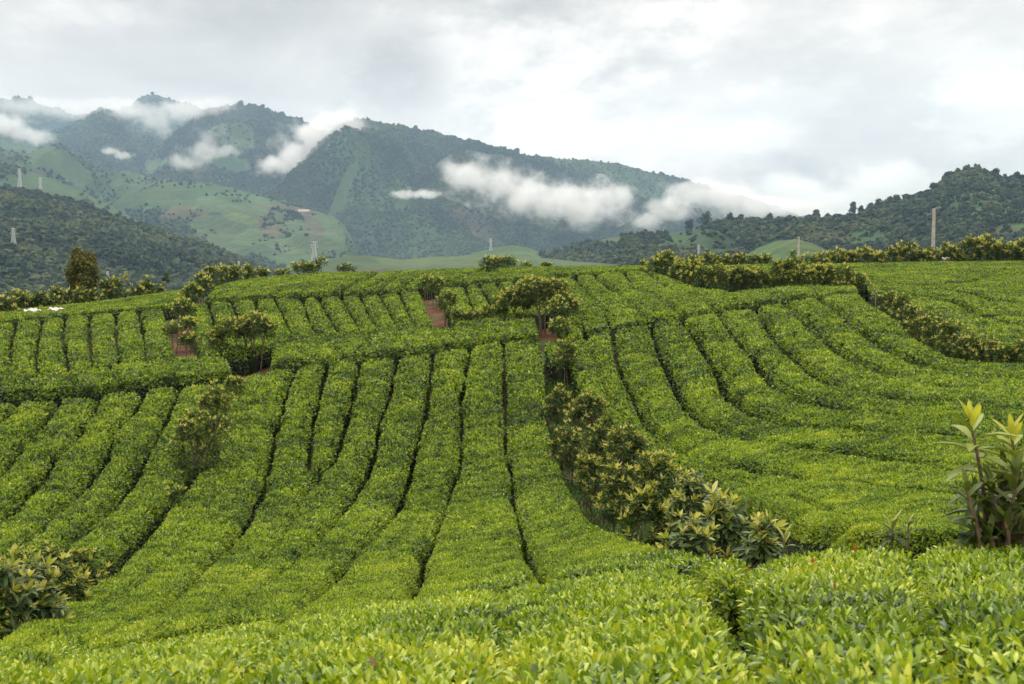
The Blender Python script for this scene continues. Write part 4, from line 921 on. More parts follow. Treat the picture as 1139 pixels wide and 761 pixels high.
def shrub(px, py, wpx, hpx, label, group=None, name='shade_shrub', leafy=1.0, trunk=0.3, pale=(0.0, 0.95), at=None, yfrac=0.75, cat='shrub', nstem=None, dens=1.0, skirt=False):
    c = hit(px, py)[0] if at is None else np.asarray(at[:2], float)
    D = np.hypot(*c); zt = float(FZ(c[0], c[1])); zg = float(ground_z(c[0:1], c[1:2])[0])
    W = wpx * D / F; H = hpx * D / F + (zt - zg if trunk < 0.99 else 0)
    root = empty(name, (c[0], c[1], zg), label, cat, group)
    ctr = np.array([0, 0, H - (hpx * D / F) * (1 - trunk) * 0.55])
    ctr = np.array([0, 0, (zt - zg) + (H - (zt - zg)) * (0.5 + trunk * 0.35)]); rz = (H - (zt - zg)) * (0.5 - trunk * 0.33); rx = W / 2; ry = W / 2 * 0.85
    if skirt: ctr = np.array([0, 0, (H + .12) / 2]); rz = (H - .12) / 2
    Lr = max(0.135 * leafy, 0.0036 * D)
    area = 4 * math.pi * ((rx * ry + rx * rz + ry * rz) / 3)
    n = int(np.clip(dens * area / (Lr * Lr * 1.7) * 1.15, 14, 520))
    d = unit(RNG.normal(size=(n, 3))); d[:, 2] = np.where(d[:, 2] < -0.55, -d[:, 2], d[:, 2])
    lob = 1 + 0.30 * fbm(d[:, 0] * 1.6 + px, d[:, 1] * 1.6 + py, d[:, 2] * 1.6, o=2)
    r = (0.55 + 0.45 * RNG.random(n) ** 0.5) * lob
    T = ctr + d * r[:, None] * np.array([rx, ry, rz]); T[:, 2] = np.maximum(T[:, 2], 0.12)
    Dr = unit(d * np.array([1, 1, .6]) * 0.7 + np.array([0, 0, 0.75]) + RNG.normal(size=(n, 3)) * 0.2)
    (da, db) = rosettes(T, Dr, np.full(n, Lr) * (0.8 + 0.4 * RNG.random(n)), nd_=9, ny=4, pale=pale, detail=1 if D < 14 else 0)
    # only tips in the open carry young leaves
    per = len(db[0]) // n
    up = (d[:, 2] > -0.15) & (RNG.random(n) < yfrac) & (r > 0.7)
    if not up.any(): up[np.argmax(T[:, 2])] = True
    acc = Acc(); acc.add(da[0], da[1], da[2]); acc.build('foliage', SHRUB, root)
    (_, yb) = rosettes(T[up], Dr[up], np.full(int(up.sum()), Lr) * (0.8 + 0.4 * RNG.random(int(up.sum()))), nd_=1, ny=5, pale=pale, detail=1 if D < 14 else 0)
    acc = Acc(); acc.add(yb[0], yb[1], yb[2]); acc.build('young_shoots', YOUNG, root)
    ns = nstem or (3 if W > 1.1 else 2)
    for k in range(ns):
        a = Acc(); an = 6.28 * k / ns + RNG.random()
        b0 = np.array([math.cos(an), math.sin(an), 0]) * 0.07 * (1 + W * .5)
        top = ctr + np.array([math.cos(an) * rx * 0.45, math.sin(an) * ry * 0.45, rz * 0.25])
        mid_ = (b0 * 0.5 + top * 0.5) + RNG.normal(size=3) * 0.06; mid_[:2] *= 0.7
        path = [b0 - [0, 0, .05], b0 * .7 + mid_ * .3, mid_, top]
        rad = 0.018 + 0.010 * W
        a.tube(path, [rad, rad * .85, rad * .7, rad * .35], 6, (0.12, 0.09, 0.06))
        for q in range(max(3, n // (ns * 7))):
            t = T[RNG.integers(0, n)]
            s = path[2] + (path[3] - path[2]) * RNG.random()
            a.tube([s, (s + t) / 2 + RNG.normal(size=3) * 0.04, t], [rad * .4, rad * .28, rad * .12], 4, (0.12, 0.09, 0.06), cap=False)
        a.build('stem', BARK, root)
    return root

GP = 'shrubs filling the path between the tea rows'
for (a, kw) in [
 ((630, 404, 30, 34, 'thin shrub just below the red earth under the big shade shrub clump', GP), dict(dens=.7)),
 ((622, 456, 34, 30, 'small pale-tipped shrub leaning left, top of the dense path shrub line', GP), {}),
 ((652, 474, 60, 46, 'rounded pale-tipped shrub, upper one of the dense path shrub line', GP), {}),
 ((632, 506, 46, 46, 'dark bushy shrub jutting out on the left edge of the path shrub line', GP), {}),
 ((668, 512, 62, 52, 'bushy shrub in the upper middle of the path shrub line', GP), {}),
 ((700, 520, 60, 54, 'bushy shrub with creamy tips on the right edge, upper middle of the path shrub line', GP), {}),
 ((655, 545, 44, 50, 'dark leafy shrub on the left edge, middle of the path shrub line', GP), {}),
 ((690, 560, 62, 58, 'dense shrub in the very middle of the path shrub line', GP), {}),
 ((732, 556, 64, 62, 'shrub with tall pale shoots on the right edge, middle of the path shrub line', GP), {}),
 ((722, 588, 60, 58, 'low dark shrub on the left edge, lower part of the path shrub line', GP), {}),
 ((768, 580, 70, 62, 'shrub with big glossy leaves, lower middle of the path shrub line', GP), dict(leafy=.85)),
 ((764, 612, 70, 56, 'low large-leaved shrub at the left foot of the path shrub line', GP), dict(leafy=.85)),
 ((802, 604, 84, 74, 'largest shrub of the path line with tall yellow-green shoots and big leaves', GP), dict(leafy=.95)),
 ((846, 606, 50, 46, 'last shrub at the lower right end of the path shrub line', GP), dict(leafy=.9, dens=.9)),
]: shrub(a[0], a[1], a[2] * .86, a[3] * .80, *a[4:], trunk=.05, skirt=True, **kw)
GC_ = 'tall shade shrub clump on red earth'
shrub(576, 352, 48, 32, 'shade shrub at the left of the big clump above the red earth', GC_, trunk=.15)
shrub(604, 362, 62, 42, 'tallest shade shrub of the big clump, bare trunks standing on red earth', GC_, trunk=.3, dens=1.1, at=hit(604, 373, HH)[0])
shrub(628, 362, 38, 34, 'shade shrub at the right of the big clump above the red earth', GC_, trunk=.2)
shrub(622, 374, 26, 20, 'small shrub with orange-yellow tip at the foot of the big clump', GC_, trunk=.0)
GL = 'row of low shrubs running from the red gully to the shade shrub clump'
for i, (x, y, w, h, lb) in enumerate([(484, 327, 17, 20, 'small round shrub at the top of the short red gully'), (497, 347, 24, 22, 'bushy shrub halfway down the short red gully'), (510, 358, 18, 14, 'small shrub at the foot of the short red gully'),
     (526, 357, 20, 13, 'low pale shrub second from the foot of the red gully'), (543, 355, 20, 15, 'low pale shrub third from the foot of the red gully'), (556, 352, 22, 22, 'shrub touching the left of the big shade shrub clump')]):
    shrub(x, y, w, h, lb, GL, trunk=0)
shrub(474, 322, 14, 16, 'dark shrub in the corner above the short red gully', None, trunk=0)
GT = 'twin shade shrubs on the red soil clearing'
shrub(264, 396, 48, 34, 'left one of the twin shade shrubs with thin trunks on red soil', GT, trunk=.35, at=hit(266, 413, HH)[0])
shrub(290, 398, 46, 40, 'right one of the twin shade shrubs with a forked trunk on red soil', GT, trunk=.35, at=hit(286, 414, HH)[0])
shrub(241, 390, 26, 20, 'small rounded shrub just left of the twin shade shrubs', GT, trunk=.0)
GR = 'small shrubs along the bare red path'
for (x, y, w, h, lb) in [(203, 354, 26, 19, 'small shrub at the top of the bare red path'), (209, 368, 20, 15, 'small pale shrub halfway along the bare red path'), (194, 373, 18, 14, 'small shrub on the left edge of the bare red path'), (210, 388, 24, 17, 'small shrub at the lower end of the bare red path')]:
    shrub(x, y, w, h, lb, GR, trunk=0)
GS = 'lone shrubs on the left slope'
shrub(262, 440, 24, 20, 'bright-tipped small shrub just below the red soil clearing', GS, trunk=.1)
shrub(237, 476, 44, 44, 'open leaning shrub on the left slope, upper of the pair in the gap', GS, trunk=.2, dens=.8, skirt=True)
shrub(222, 520, 60, 62, 'open leaning shrub with visible thin trunk on the left slope, lower of the pair', GS, trunk=.15, dens=.8, skirt=True)
shrub(197, 566, 18, 22, 'tiny single-headed shrub in the dark gap below the leaning pair', GS, trunk=.3, dens=.6, nstem=1)
GB = 'large shrubs at the lower left frame edge'
for (x, y, w, h, lb) in [(14, 664, 60, 46, 'shrub with pale tips at the left frame edge, back one of the lower left clump'), (56, 652, 56, 40, 'shrub with pale tips, back middle of the lower left clump'), (92, 648, 52, 40, 'rightmost shrub of the lower left clump'),
                         (0, 700, 66, 72, 'front shrub of the lower left clump, cut by the frame'), (42, 692, 64, 66, 'front middle shrub of the lower left clump with long pale shoots'), (76, 672, 50, 44, 'low dark shrub at the right front of the lower left clump'), (-50, 705, 70, 70, 'shrub outside the left frame edge beside the lower left clump')]:
    shrub(x, y, w, h, lb, GB, trunk=.05, skirt=True)
GK = 'shrubs along the left skyline'
crest_l = [(-40, 352, 26, 20), (4, 348, 24, 18), (18, 342, 22, 22), (30, 340, 18, 18), (24, 330, 20, 20), (42, 334, 18, 16), (45, 325, 22, 18), (62, 329, 22, 20), (60, 322, 16, 14), (78, 326, 18, 14), (92, 324, 26, 18), (106, 322, 18, 16), (118, 321, 17, 24), (130, 320, 18, 26), (152, 319, 16, 14), (163, 318, 16, 18),
           (175, 317, 14, 10)]
crw = ['at the left frame edge', 'second in from the left frame edge', 'third in from the left frame edge', 'fourth in from the left frame edge', 'fifth in from the left frame edge', 'sixth in from the left frame edge']
klab = ['skyline shrub just outside the left frame edge', 'skyline shrub cut by the left frame edge', 'skyline shrub left above the first white sack, lower one', 'skyline shrub directly above the first white sack', 'skyline shrub with pale head, upper leftmost', 'skyline shrub between the two white sacks', 'tall skyline shrub behind the gap between the two white sacks',
        'skyline shrub above the second white sack', 'small pale-topped skyline shrub behind the one above the second white sack', 'low skyline shrub two places left of the rounded treetop', 'skyline shrub at the foot of the rounded treetop', 'skyline shrub touching the right of the rounded treetop',
        'upright skyline shrub first right of the rounded treetop', 'upright skyline shrub just left of the brown stump', 'skyline shrub just right of the brown stump', 'skyline shrub second right of the brown stump', 'low skyline shrub third right of the brown stump']
for (x, y, w, h), lb in zip(crest_l, klab): shrub(x, y, w, h, lb, GK, trunk=0.05, yfrac=.6, skirt=True)
GM = 'thin shrubs round the notch in the left crest'
for (x, y, w, h, lb) in [(203, 343, 14, 12, 'small shrub in the dark corner above the bare red path'), (214, 334, 26, 20, 'shrub at the lower end of the crest notch'), (224, 325, 22, 20, 'shrub in the middle of the crest notch'), (236, 318, 20, 22, 'shrub in the upper part of the crest notch'),
                         (248, 313, 20, 20, 'taller shrub at the top of the crest notch'), (262, 309, 18, 18, 'skyline shrub first right of the crest notch'), (277, 307, 18, 16, 'skyline shrub below the single ball-headed sapling'), (292, 306, 18, 12, 'skyline shrub right of the ball-headed sapling'), (315, 305, 18, 8, 'low skyline shrub left of the pale lattice mast')]:
    shrub(x, y, w, h, lb, GM, trunk=0.1, dens=.9, skirt=True)
shrub(342, 304, 30, 13, 'spreading skyline shrub in front of the pale lattice mast', None, trunk=0)
shrub(355, 304, 16, 18, 'thin upright shrub right beside the pale lattice mast', None, trunk=.2, dens=.5)
shrub(385, 303, 18, 9, 'small dark green bush on the skyline right of the pale lattice mast', None, trunk=0, yfrac=.05)
shrub(545, 304, 26, 18, 'shrub at the left of the skyline clump near the small mast', 'skyline clump near the small mast', trunk=0)
shrub(562, 299, 24, 14, 'shrub at the right of the skyline clump near the small mast', 'skyline clump near the small mast', trunk=0)
shrub(586, 298, 16, 6, 'very low pale shrub right of the skyline clump near the small mast', 'skyline clump near the small mast', trunk=0)
shrub(608, 297, 10, 5, 'tiniest pale tuft on the skyline before the wooded knoll', 'skyline clump near the small mast', trunk=0)
GF = 'long shrub hedge in front of the right skyline tea'
xs_f = [(731, 303, 26, 20), (744, 305, 26, 28), (757, 308, 26, 24), (770, 312, 28, 26), (783, 316, 28, 28), (796, 317, 26, 24), (808, 315, 24, 18), (820, 315, 24, 20), (833, 315, 24, 20), (846, 315, 24, 20)]
for i, (x, y, w, h) in enumerate(xs_f):
    lb = (f'{ordn(i)} shrub from the left end of the long shrub hedge before the right skyline' if i < 7 else f'{ordn(9 - i)} shrub left of the gap-side middle of the long shrub hedge')
    shrub(x, y, w, h * RNG.uniform(.7, .95), lb, GF, trunk=0.05, skirt=True)
xs_g = [(866, 314, 26, 26), (880, 315, 26, 32), (895, 317, 26, 26), (910, 318, 26, 28), (926, 319, 26, 28), (940, 318, 22, 24), (955, 318, 20, 14)]
for i, (x, y, w, h) in enumerate(xs_g):
    shrub(x, y, w, h * RNG.uniform(.75, 1), f'{ordn(6 - i)} shrub counted from the right end of the tall shrub group by the short pole', GF, trunk=0.05, skirt=True)
GH = 'shrubs along the right skyline'
xs_b = [(716, 297, 12, 8), (772, 294, 18, 12), (786, 293, 20, 16), (800, 293, 20, 12), (812, 293, 22, 14), (826, 293, 22, 13), (840, 293, 20, 13), (850, 293, 18, 13)]
for i, (x, y, w, h) in enumerate(xs_b):
    shrub(x, y, w, h * .85, f'{ordn(i)} skyline shrub from the left behind the long shrub hedge', GH, trunk=0.05, skirt=True)
xs_c = [(902, 292, 20, 8), (915, 292, 20, 11), (932, 291, 24, 14), (948, 291, 22, 13), (962, 291, 24, 16), (978, 291, 20, 12), (992, 291, 22, 15), (1008, 290, 26, 22), (1022, 291, 18, 14), (1036, 290, 22, 16), (1055, 289, 24, 20), (1068, 290, 18, 10), (1080, 288, 26, 26), (1098, 288, 28, 28), (1112, 287, 20, 22), (1124, 287, 24, 18), (1139, 286, 24, 24), (1160, 286, 26, 20), (1185, 286, 26, 22)]
for i, (x, y, w, h) in enumerate(xs_c):
    side = 'left of the tall pole' if i < 9 else ('at the foot of the tall pole' if i == 9 else 'right of the tall pole')
    k = (ordn(8 - i) + ' ') if i < 9 else ('' if i == 9 else ordn(i - 10) + ' ')
    shrub(x, y, w, h, f'{k}shrub on the right skyline {side}'.strip(), GH, trunk=0.05, pale=(0.1, 1), skirt=True)
GX = 'shrubs of the right-hand line across the slope'
xs_d = [(988, 343, 24, 20), (1002, 350, 24, 22), (1012, 362, 30, 24), (1028, 375, 34, 26), (1044, 386, 38, 30), (1060, 394, 36, 34), (1078, 398, 36, 28), (1096, 401, 36, 26), (1114, 403, 34, 20), (1134, 404, 34, 18), (1165, 404, 40, 22)]
for i, (x, y, w, h) in enumerate(xs_d):
    shrub(x, y, w, h, f'{ordn(i)} shrub from the upper end of the right-hand shrub line', GX, trunk=0.1, dens=.9, yfrac=.55, skirt=True)

# the tall leafy plant close to the camera, right edge
def tall_plant():
    c = hit(1112, 611)[0]; D = c[1]; zg = float(ground_z(c[0:1], c[1:2])[0])
    root = empty('broadleaf_sapling', (c[0], c[1], zg), 'tall broad-leaved sapling with yellow-green tops beside the right frame edge', 'sapling')
    def w(px, py, dy=0.0): return ray(px, py) * (D + dy) - np.array([c[0], c[1], zg])
    spec = [([(1104, 640), (1100, 600), (1094, 545), (1086, 500), (1078, 466)], 0.0, 0.5), ([(1124, 640), (1128, 600), (1134, 550), (1130, 510), (1124, 482)], 0.08, 1.0),
            ([(1112, 640), (1112, 600), (1108, 565), (1100, 535)], -0.10, .2), ([(1118, 640), (1120, 600), (1118, 560), (1116, 520)], 0.04, .1), ([(1108, 640), (1098, 610), (1088, 575), (1082, 548)], 0.10, .1), ([(1120, 640), (1130, 600), (1138, 565), (1146, 540)], -0.06, .1), ([(1112, 640), (1106, 612), (1102, 596)], -0.2, .1), ([(1130, 640), (1136, 612), (1142, 585)], -0.18, .1), ([(1130, 640), (1140, 600), (1160, 560), (1168, 520)], 0.0, .8), ([(1100, 640), (1092, 612), (1084, 592)], -0.05, .3), ([(1125, 640), (1122, 600), (1118, 580)], -0.22, .2)]
    spec[0] = (spec[0][0], 0.0, .6)
    for k in range(13):
        bx = RNG.uniform(1100, 1150); tx = bx + RNG.uniform(-30, 26); ty = RNG.uniform(515, 590)
        spec.append(([(bx, 640), (bx * .6 + tx * .4, 605), (bx * .3 + tx * .7, (ty + 600) / 2), (tx, ty)], RNG.uniform(-.2, .25), .1))
    facc = Acc(); yacc = Acc()
    for pts_, dy, bright in spec:
        path = np.array([w(x, y, dy) for x, y in pts_]); path[0, 2] = -0.05
        a = Acc(); k = len(path); a.tube(path, np.linspace(0.016, 0.006, k), 8, (0.13, 0.10, 0.05)); a.build('stem', BARK, root)
        # leaves spiral down the upper part of the stem
        s = np.concatenate([[0], np.cumsum(np.linalg.norm(np.diff(path, axis=0), axis=1))]); n = 34 if len(path) > 4 else 20
        tt = s[-1] - np.linspace(0.0, 1, n) ** 1.25 * min(s[-1] * .93, 0.75) ; P = np.stack([np.interp(tt, s, path[:, i]) for i in range(3)], 1)
        ang = np.arange(n) * 2.39996 + RNG.random() * 6; tilt = np.interp(np.arange(n), [0, 3, 7, 16, n], [0.2, 0.6, 1.0, 1.45, 2.1]) + RNG.normal(size=n) * 0.18
        rd = np.stack([np.cos(ang), np.sin(ang), 0 * ang], 1); up = np.array([0, 0, 1.0])
        ax = up * np.cos(tilt)[:, None] + rd * np.sin(tilt)[:, None]; nr = up * np.sin(tilt)[:, None] - rd * np.cos(tilt)[:, None]
        L = np.interp(np.arange(n), [0, 3, 7, n], [0.11, 0.15, 0.22, 0.25]) * (0.9 + 0.2 * RNG.random(n))
        young = np.arange(n) < (5 if bright > .4 or len(path) > 4 else 0)
        for msk, mat, nm, pal in ((young, YOUNG, 'young_shoots', PALE), (~young, SHRUB, 'foliage', DARK)):
            m_ = int(msk.sum())
            if not m_: continue
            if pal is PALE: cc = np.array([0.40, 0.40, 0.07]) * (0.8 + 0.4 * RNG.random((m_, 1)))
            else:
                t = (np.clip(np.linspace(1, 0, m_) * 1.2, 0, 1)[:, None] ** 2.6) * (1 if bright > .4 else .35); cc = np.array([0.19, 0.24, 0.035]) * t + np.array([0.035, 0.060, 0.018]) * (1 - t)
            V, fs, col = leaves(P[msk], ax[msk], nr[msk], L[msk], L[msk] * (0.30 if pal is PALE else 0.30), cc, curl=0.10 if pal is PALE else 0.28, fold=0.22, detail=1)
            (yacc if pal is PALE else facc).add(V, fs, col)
    facc.build('foliage', SHRUB, root, smooth=True); yacc.build('young_shoots', YOUNG, root, smooth=True)
    # one withered leaf
    P = w(1116, 574, -0.12)[None]; V, fs, col = leaves(P, np.array([[0.1, -0.1, -1.0]]), np.array([[0, -1.0, 0]]), np.array([0.10]), np.array([0.035]), np.array([[0.22, 0.06, 0.02]]), curl=.1, detail=1)
    a = Acc(); a.add(V, fs, col); o = a.build('withered_leaf', SHRUB, root, smooth=True); o['label'] = 'dry reddish-brown hanging leaf'
tall_plant()
def seedling(px, py, n, L, label, pale, droop):
    c = hit(px, py)[0]; zt = float(FZ(c[0], c[1])); zg = float(ground_z(c[0:1], c[1:2])[0])
    root = empty('broadleaf_seedling', (c[0], c[1], zg), label, 'seedling')
    top = np.array([0, 0, zt - zg + 0.10])
    a = Acc(); a.tube([[0, 0, -.05], [.01, 0, top[2] * .5], top], [0.009, .008, .005], 6); a.build('stem', BARK, root)
    ang = np.arange(n) * 2.39996; tilt = np.linspace(0.2, droop, n); rd = np.stack([np.cos(ang), np.sin(ang), 0 * ang], 1); up = np.array([0, 0, 1.0])
    ax = up * np.cos(tilt)[:, None] + rd * np.sin(tilt)[:, None]; nr = up * np.sin(tilt)[:, None] - rd * np.cos(tilt)[:, None]
    P = top - up * np.linspace(0, .06, n)[:, None]
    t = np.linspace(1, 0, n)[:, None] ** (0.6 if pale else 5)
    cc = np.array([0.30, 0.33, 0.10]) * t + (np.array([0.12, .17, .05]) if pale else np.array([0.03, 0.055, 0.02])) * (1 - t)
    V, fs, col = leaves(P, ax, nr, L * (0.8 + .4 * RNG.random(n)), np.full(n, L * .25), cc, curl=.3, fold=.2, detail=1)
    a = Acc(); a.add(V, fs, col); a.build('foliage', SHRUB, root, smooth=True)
seedling(872, 618, 7, 0.10, 'small pale green seedling poking up at the near hedge edge, right of the path shrubs', True, 1.2)
seedling(992, 606, 14, 0.12, 'small dark drooping seedling behind the near hedge, left of the tall sapling', False, 2.0)
seedling(1010, 600, 9, 0.10, 'half-hidden dull seedling beside the dark drooping one', False, 1.7)

# weeds on the shrub path: too many to count
def weeds(name, curve, wid, n, label, size=0.10, cols=((0.03, 0.075, 0.015), (0.07, 0.15, 0.02))):
    c = np.array(curve, float); P = hit(c[:, 0], c[:, 1]); s = np.concatenate([[0], np.cumsum(np.linalg.norm(np.diff(P, axis=0), axis=1))])
    t = RNG.random(n) * s[-1]; x = np.interp(t, s, P[:, 0]) + RNG.normal(size=n) * wid; y = np.interp(t, s, P[:, 1]) + RNG.normal(size=n) * wid * .5
    keep = (fbm(x * 1.3, y * 1.3, o=3) > -0.55) & (soil_mask(x, y) < .35); x, y = x[keep], y[keep]; n = len(x)
    Q = np.stack([x, y, ground_z(x, y) + 0.10 * RNG.random(n) + 0.12 * np.clip(fbm(x, y, o=2), 0, 1)], 1)
    ax = unit(RNG.normal(size=(n, 3)) * 0.7 + [0, 0, .9]); nr = RNG.normal(size=(n, 3))
    L = np.maximum(size, 0.0035 * np.hypot(x, y)) * (0.6 + 0.8 * RNG.random(n)); r = RNG.random((n, 1))
    cc = np.array(cols[0]) * (1 - r) + np.array(cols[1]) * r
    V, fs, col = leaves(Q, ax, nr, L, L * .3, cc)
    a = Acc(); a.add(V, fs, col); tag(a.build(name, TEA), label, 'weeds', kind='stuff')
weeds('path_weeds', [(610, 395), (622, 430), (640, 470), (662, 520), (700, 560), (760, 595), (850, 615)], 0.62, 16000, 'green weeds carpeting the shrub-filled path')
weeds('path_weeds', [(252, 445), (240, 480), (218, 520), (195, 565), (150, 610), (110, 650), (0, 704)], 0.28, 7000, 'green weeds in the broad gap of the left slope')
weeds('path_weeds', [(972, 338), (1002, 352), (1023, 374), (1055, 393), (1089, 401), (1139, 404)], 0.5, 6000, 'dull weeds under the right-hand shrub line', cols=((0.03, 0.05, 0.015), (0.09, 0.10, 0.03)))

# ------------------------------------------------------------------ trees
def leafy_tree(name, base, H, W, label, cat='tree', group=None, shape=1.0, trunk=0.35, cols=None, lobes=7, nleaf=2200, lsize=0.25, rtrunk=0.12):
    root = empty(name, tuple(base), label, cat, group)
    a = Acc(); top = np.array([0, 0, H * 0.85])
    a.tube([[0, 0, -.3], [0.02 * H, 0, H * trunk], [0, 0.01 * H, H * .65], top], [rtrunk, rtrunk * .8, rtrunk * .5, rtrunk * .15], 7)
    C_ = []; 
    for k in range(lobes):
        an = k * 2.4 + RNG.random(); zf_ = trunk + (1 - trunk) * (0.15 + 0.75 * (k / max(1, lobes - 1)))
        rr = W * 0.5 * (0.62 * math.sin(math.pi * min(1, (zf_ - trunk) / (1 - trunk) * 0.85 + 0.15)) ** 0.6)
        c = np.array([math.cos(an) * rr * .75, math.sin(an) * rr * .75, H * zf_]); C_.append((c, max(W * .16, rr * 0.62) * (0.8 + .4 * RNG.random())))
        a.tube([[0, 0, H * max(trunk * .8, zf_ - .25)], c * np.array([.5, .5, 1]) - [0, 0, .05 * H], c], [rtrunk * .4, rtrunk * .25, rtrunk * .1], 5, cap=False)
    a.build('trunk', BARK, root)
    Ps = []; Ns = []
    for c, r in C_:
        n = nleaf // lobes; d = unit(RNG.normal(size=(n, 3))); q = r * (0.45 + 0.6 * RNG.random(n)) * (1 + .35 * fbm(d[:, 0] * 2 + c[0], d[:, 1] * 2, d[:, 2] * 2 + c[2], o=2))
        Ps.append(c + d * q[:, None] * [1, 1, .85 * shape]); Ns.append(unit(d + [0, 0, .5] + RNG.normal(size=(n, 3)) * .4))
    Ps = np.vstack(Ps); Ns = np.vstack(Ns); n = len(Ps)
    ax = unit(np.cross(Ns, RNG.normal(size=(n, 3)))); cc = pick(cols if cols is not None else CPAL, n)
    V, fs, col = leaves(Ps, ax, Ns, lsize * (.6 + .8 * RNG.random(n)), lsize * .5, cc)
    b = Acc(); b.add(V, fs, col); b.build('crown', SHRUB, root)
    return root
BRONZE = np.array([[0.030, 0.052, 0.012], [0.06, 0.085, 0.015], [0.13, 0.135, 0.025], [0.27, 0.21, 0.04]])
d = ray(93, 322) * 88.0; zb = float(ground_z(np.array([d[0]]), np.array([88.0]))[0])
leafy_tree('rounded_tree', (d[0], 88.0, zb), (322 - 280) * 88 / F + (d[2] - zb), 3.4, 'rounded tree with bronze-yellow top standing above the left skyline shrubs', shape=1.35, trunk=.4, cols=BRONZE, lobes=10, nleaf=6500, lsize=.24)
d = ray(277, 308) * 96.0; zb = float(ground_z(np.array([d[0]]), np.array([96.0]))[0])
leafy_tree('young_tree', (d[0], 96.0, zb), (308 - 294) * 96 / F + (d[2] - zb), .85, 'slender sapling with a yellow-green ball head on the left skyline', cat='sapling', trunk=.75, cols=np.array([[0.08, .12, .02], [.16, .2, .03], [.25, .28, .04]]), lobes=4, nleaf=420, lsize=.14, rtrunk=.03)
d = ray(185, 318) * 82.0; zb = float(ground_z(np.array([d[0]]), np.array([82.0]))[0])
leafy_tree('young_tree', (d[0], 82.0, zb), (318 - 304) * 82 / F + (d[2] - zb), .75, 'small flat-topped sapling standing alone on the left skyline right of the stump', cat='sapling', trunk=.72, cols=DARK, lobes=4, nleaf=380, lsize=.13, rtrunk=.03)
d = ray(140, 319) * 81.0; zb = float(ground_z(np.array([d[0]]), np.array([81.0]))[0])
leafy_tree('young_tree', (d[0], 81.0, zb), (319 - 302) * 81 / F + (d[2] - zb), .5, 'wispy sapling just behind the brown stump on the left skyline', cat='sapling', trunk=.75, cols=PALE, lobes=4, nleaf=200, lsize=.13, rtrunk=.025)
# brown stump
c = hit(138.5, 320)[0]; zt = float(FZ(*c))
a = Acc(); a.tube([[0, 0, -HH - .1], [0, 0, .02], [0.01, 0, 0.20], [0.0, 0, 0.34]], [0.11, 0.12, 0.13, 0.16], 10, (0.11, 0.05, 0.03))
a.V[-1][:10] += 0
o = a.build('tree_stump', plain('stump_wood', (0.06, 0.028, 0.016), (0.14, 0.06, 0.03), 9, .9, .7)); o.location = (c[0], c[1], zt); tag(o, 'short reddish-brown stump on the left skyline between shrubs', 'stump')

# single trees that stand out on the far crests and fields
def far_tree(lay, px, py, hpx, wpx, label, group, trunk=.4, shape=1.0, dz=0):
    trunk = trunk * RNG.uniform(.35, .95); wpx = wpx * RNG.uniform(.85, 1.25); shape = RNG.uniform(.9, 1.6); hpx = hpx * RNG.uniform(.75, .95)
    p = on_layer(lay, px, py); k = p[1] / F
    leafy_tree('hill_tree', (p[0], p[1], p[2] - 1.0 * k), hpx * k, wpx * k, label, 'tree', group, trunk=trunk, shape=shape, lobes=6, nleaf=420, lsize=2.2 * k, rtrunk=.35 * k, cols=CPAL[:4])
GRT = 'single trees rising from the right-hand hill'
for (x, y, h, w, lb) in [(766, 257, 14, 13, 'broad-topped tree at the low left end of the right-hand hill'), (785, 252, 20, 18, 'tallest broad tree of the pair at the left end of the right-hand hill'), (812, 247, 12, 14, 'round tree right of the tall pair on the right-hand hill'), (824, 246, 9, 10, 'small round tree on the low crest of the right-hand hill'),
                         (855, 245, 8, 12, 'small broad tree midway along the low crest'), (908, 243, 11, 9, 'upright tree on the low crest above the short pole'), (920, 243, 7, 6, 'thin tree on the low crest right of the short pole'), (948, 240, 17, 9, 'tall thin tree where the right-hand crest starts to rise'),
                         (958, 238, 10, 5, 'slim bare-stemmed tree just right of the tall thin one'), (968, 234, 10, 8, 'tree on the rising crest, first after the two thin ones'), (976, 230, 12, 9, 'tree on the rising crest, second after the two thin ones'), (989, 226, 9, 8, 'tree on the rising crest, third after the two thin ones'),
                         (997, 222, 8, 9, 'tree on the rising crest, fourth after the two thin ones'), (1037, 211, 9, 6, 'slim tree on the steep shoulder left of the tall pole'), (1053, 198, 8, 10, 'tree on the summit shoulder of the right-hand hill'), (1108, 195, 10, 9, 'tree standing up just right of the rounded summit'), (1131, 198, 9, 10, 'tree on the summit crest at the right frame edge')]:
    far_tree('hill_right', x, y, h, w, lb, GRT, trunk=.45 if w < 10 else .3)
GMT = 'single trees on the distant mountain crests'
for (lay, x, y, h, w, lb) in [('mountain_middle', 268, 116, 4, 6, 'tree on the summit of the middle peak'), ('mountain_middle', 292, 121, 6, 6, 'wide tree on the right shoulder of the middle peak'), ('mountain_middle', 314, 129, 6, 4, 'isolated tree on the crest above the big bright cloud'), ('mountain_long', 396, 133, 5, 6, 'tree on the top left corner of the long mountain'),
                              ('mountain_long', 462, 144, 5, 5, 'tree on the long mountain crest, upper third'), ('mountain_long', 480, 148, 4, 5, 'second tree on the long mountain crest'), ('mountain_long', 522, 158, 5, 5, 'third tree on the long mountain crest, before the steep dip'), ('mountain_long', 575, 169, 5, 8, 'wide tree on the bend of the long mountain crest'),
                              ('hill_field_dome', 321, 264, 6, 6, 'lone dark round tree in the green field of the domed hill'), ('hill_field_dome', 341, 262, 3, 2, 'tiny lone tree right of the round one in the green field')]:
    far_tree(lay, x, y, h, w, lb, GMT, trunk=.3)
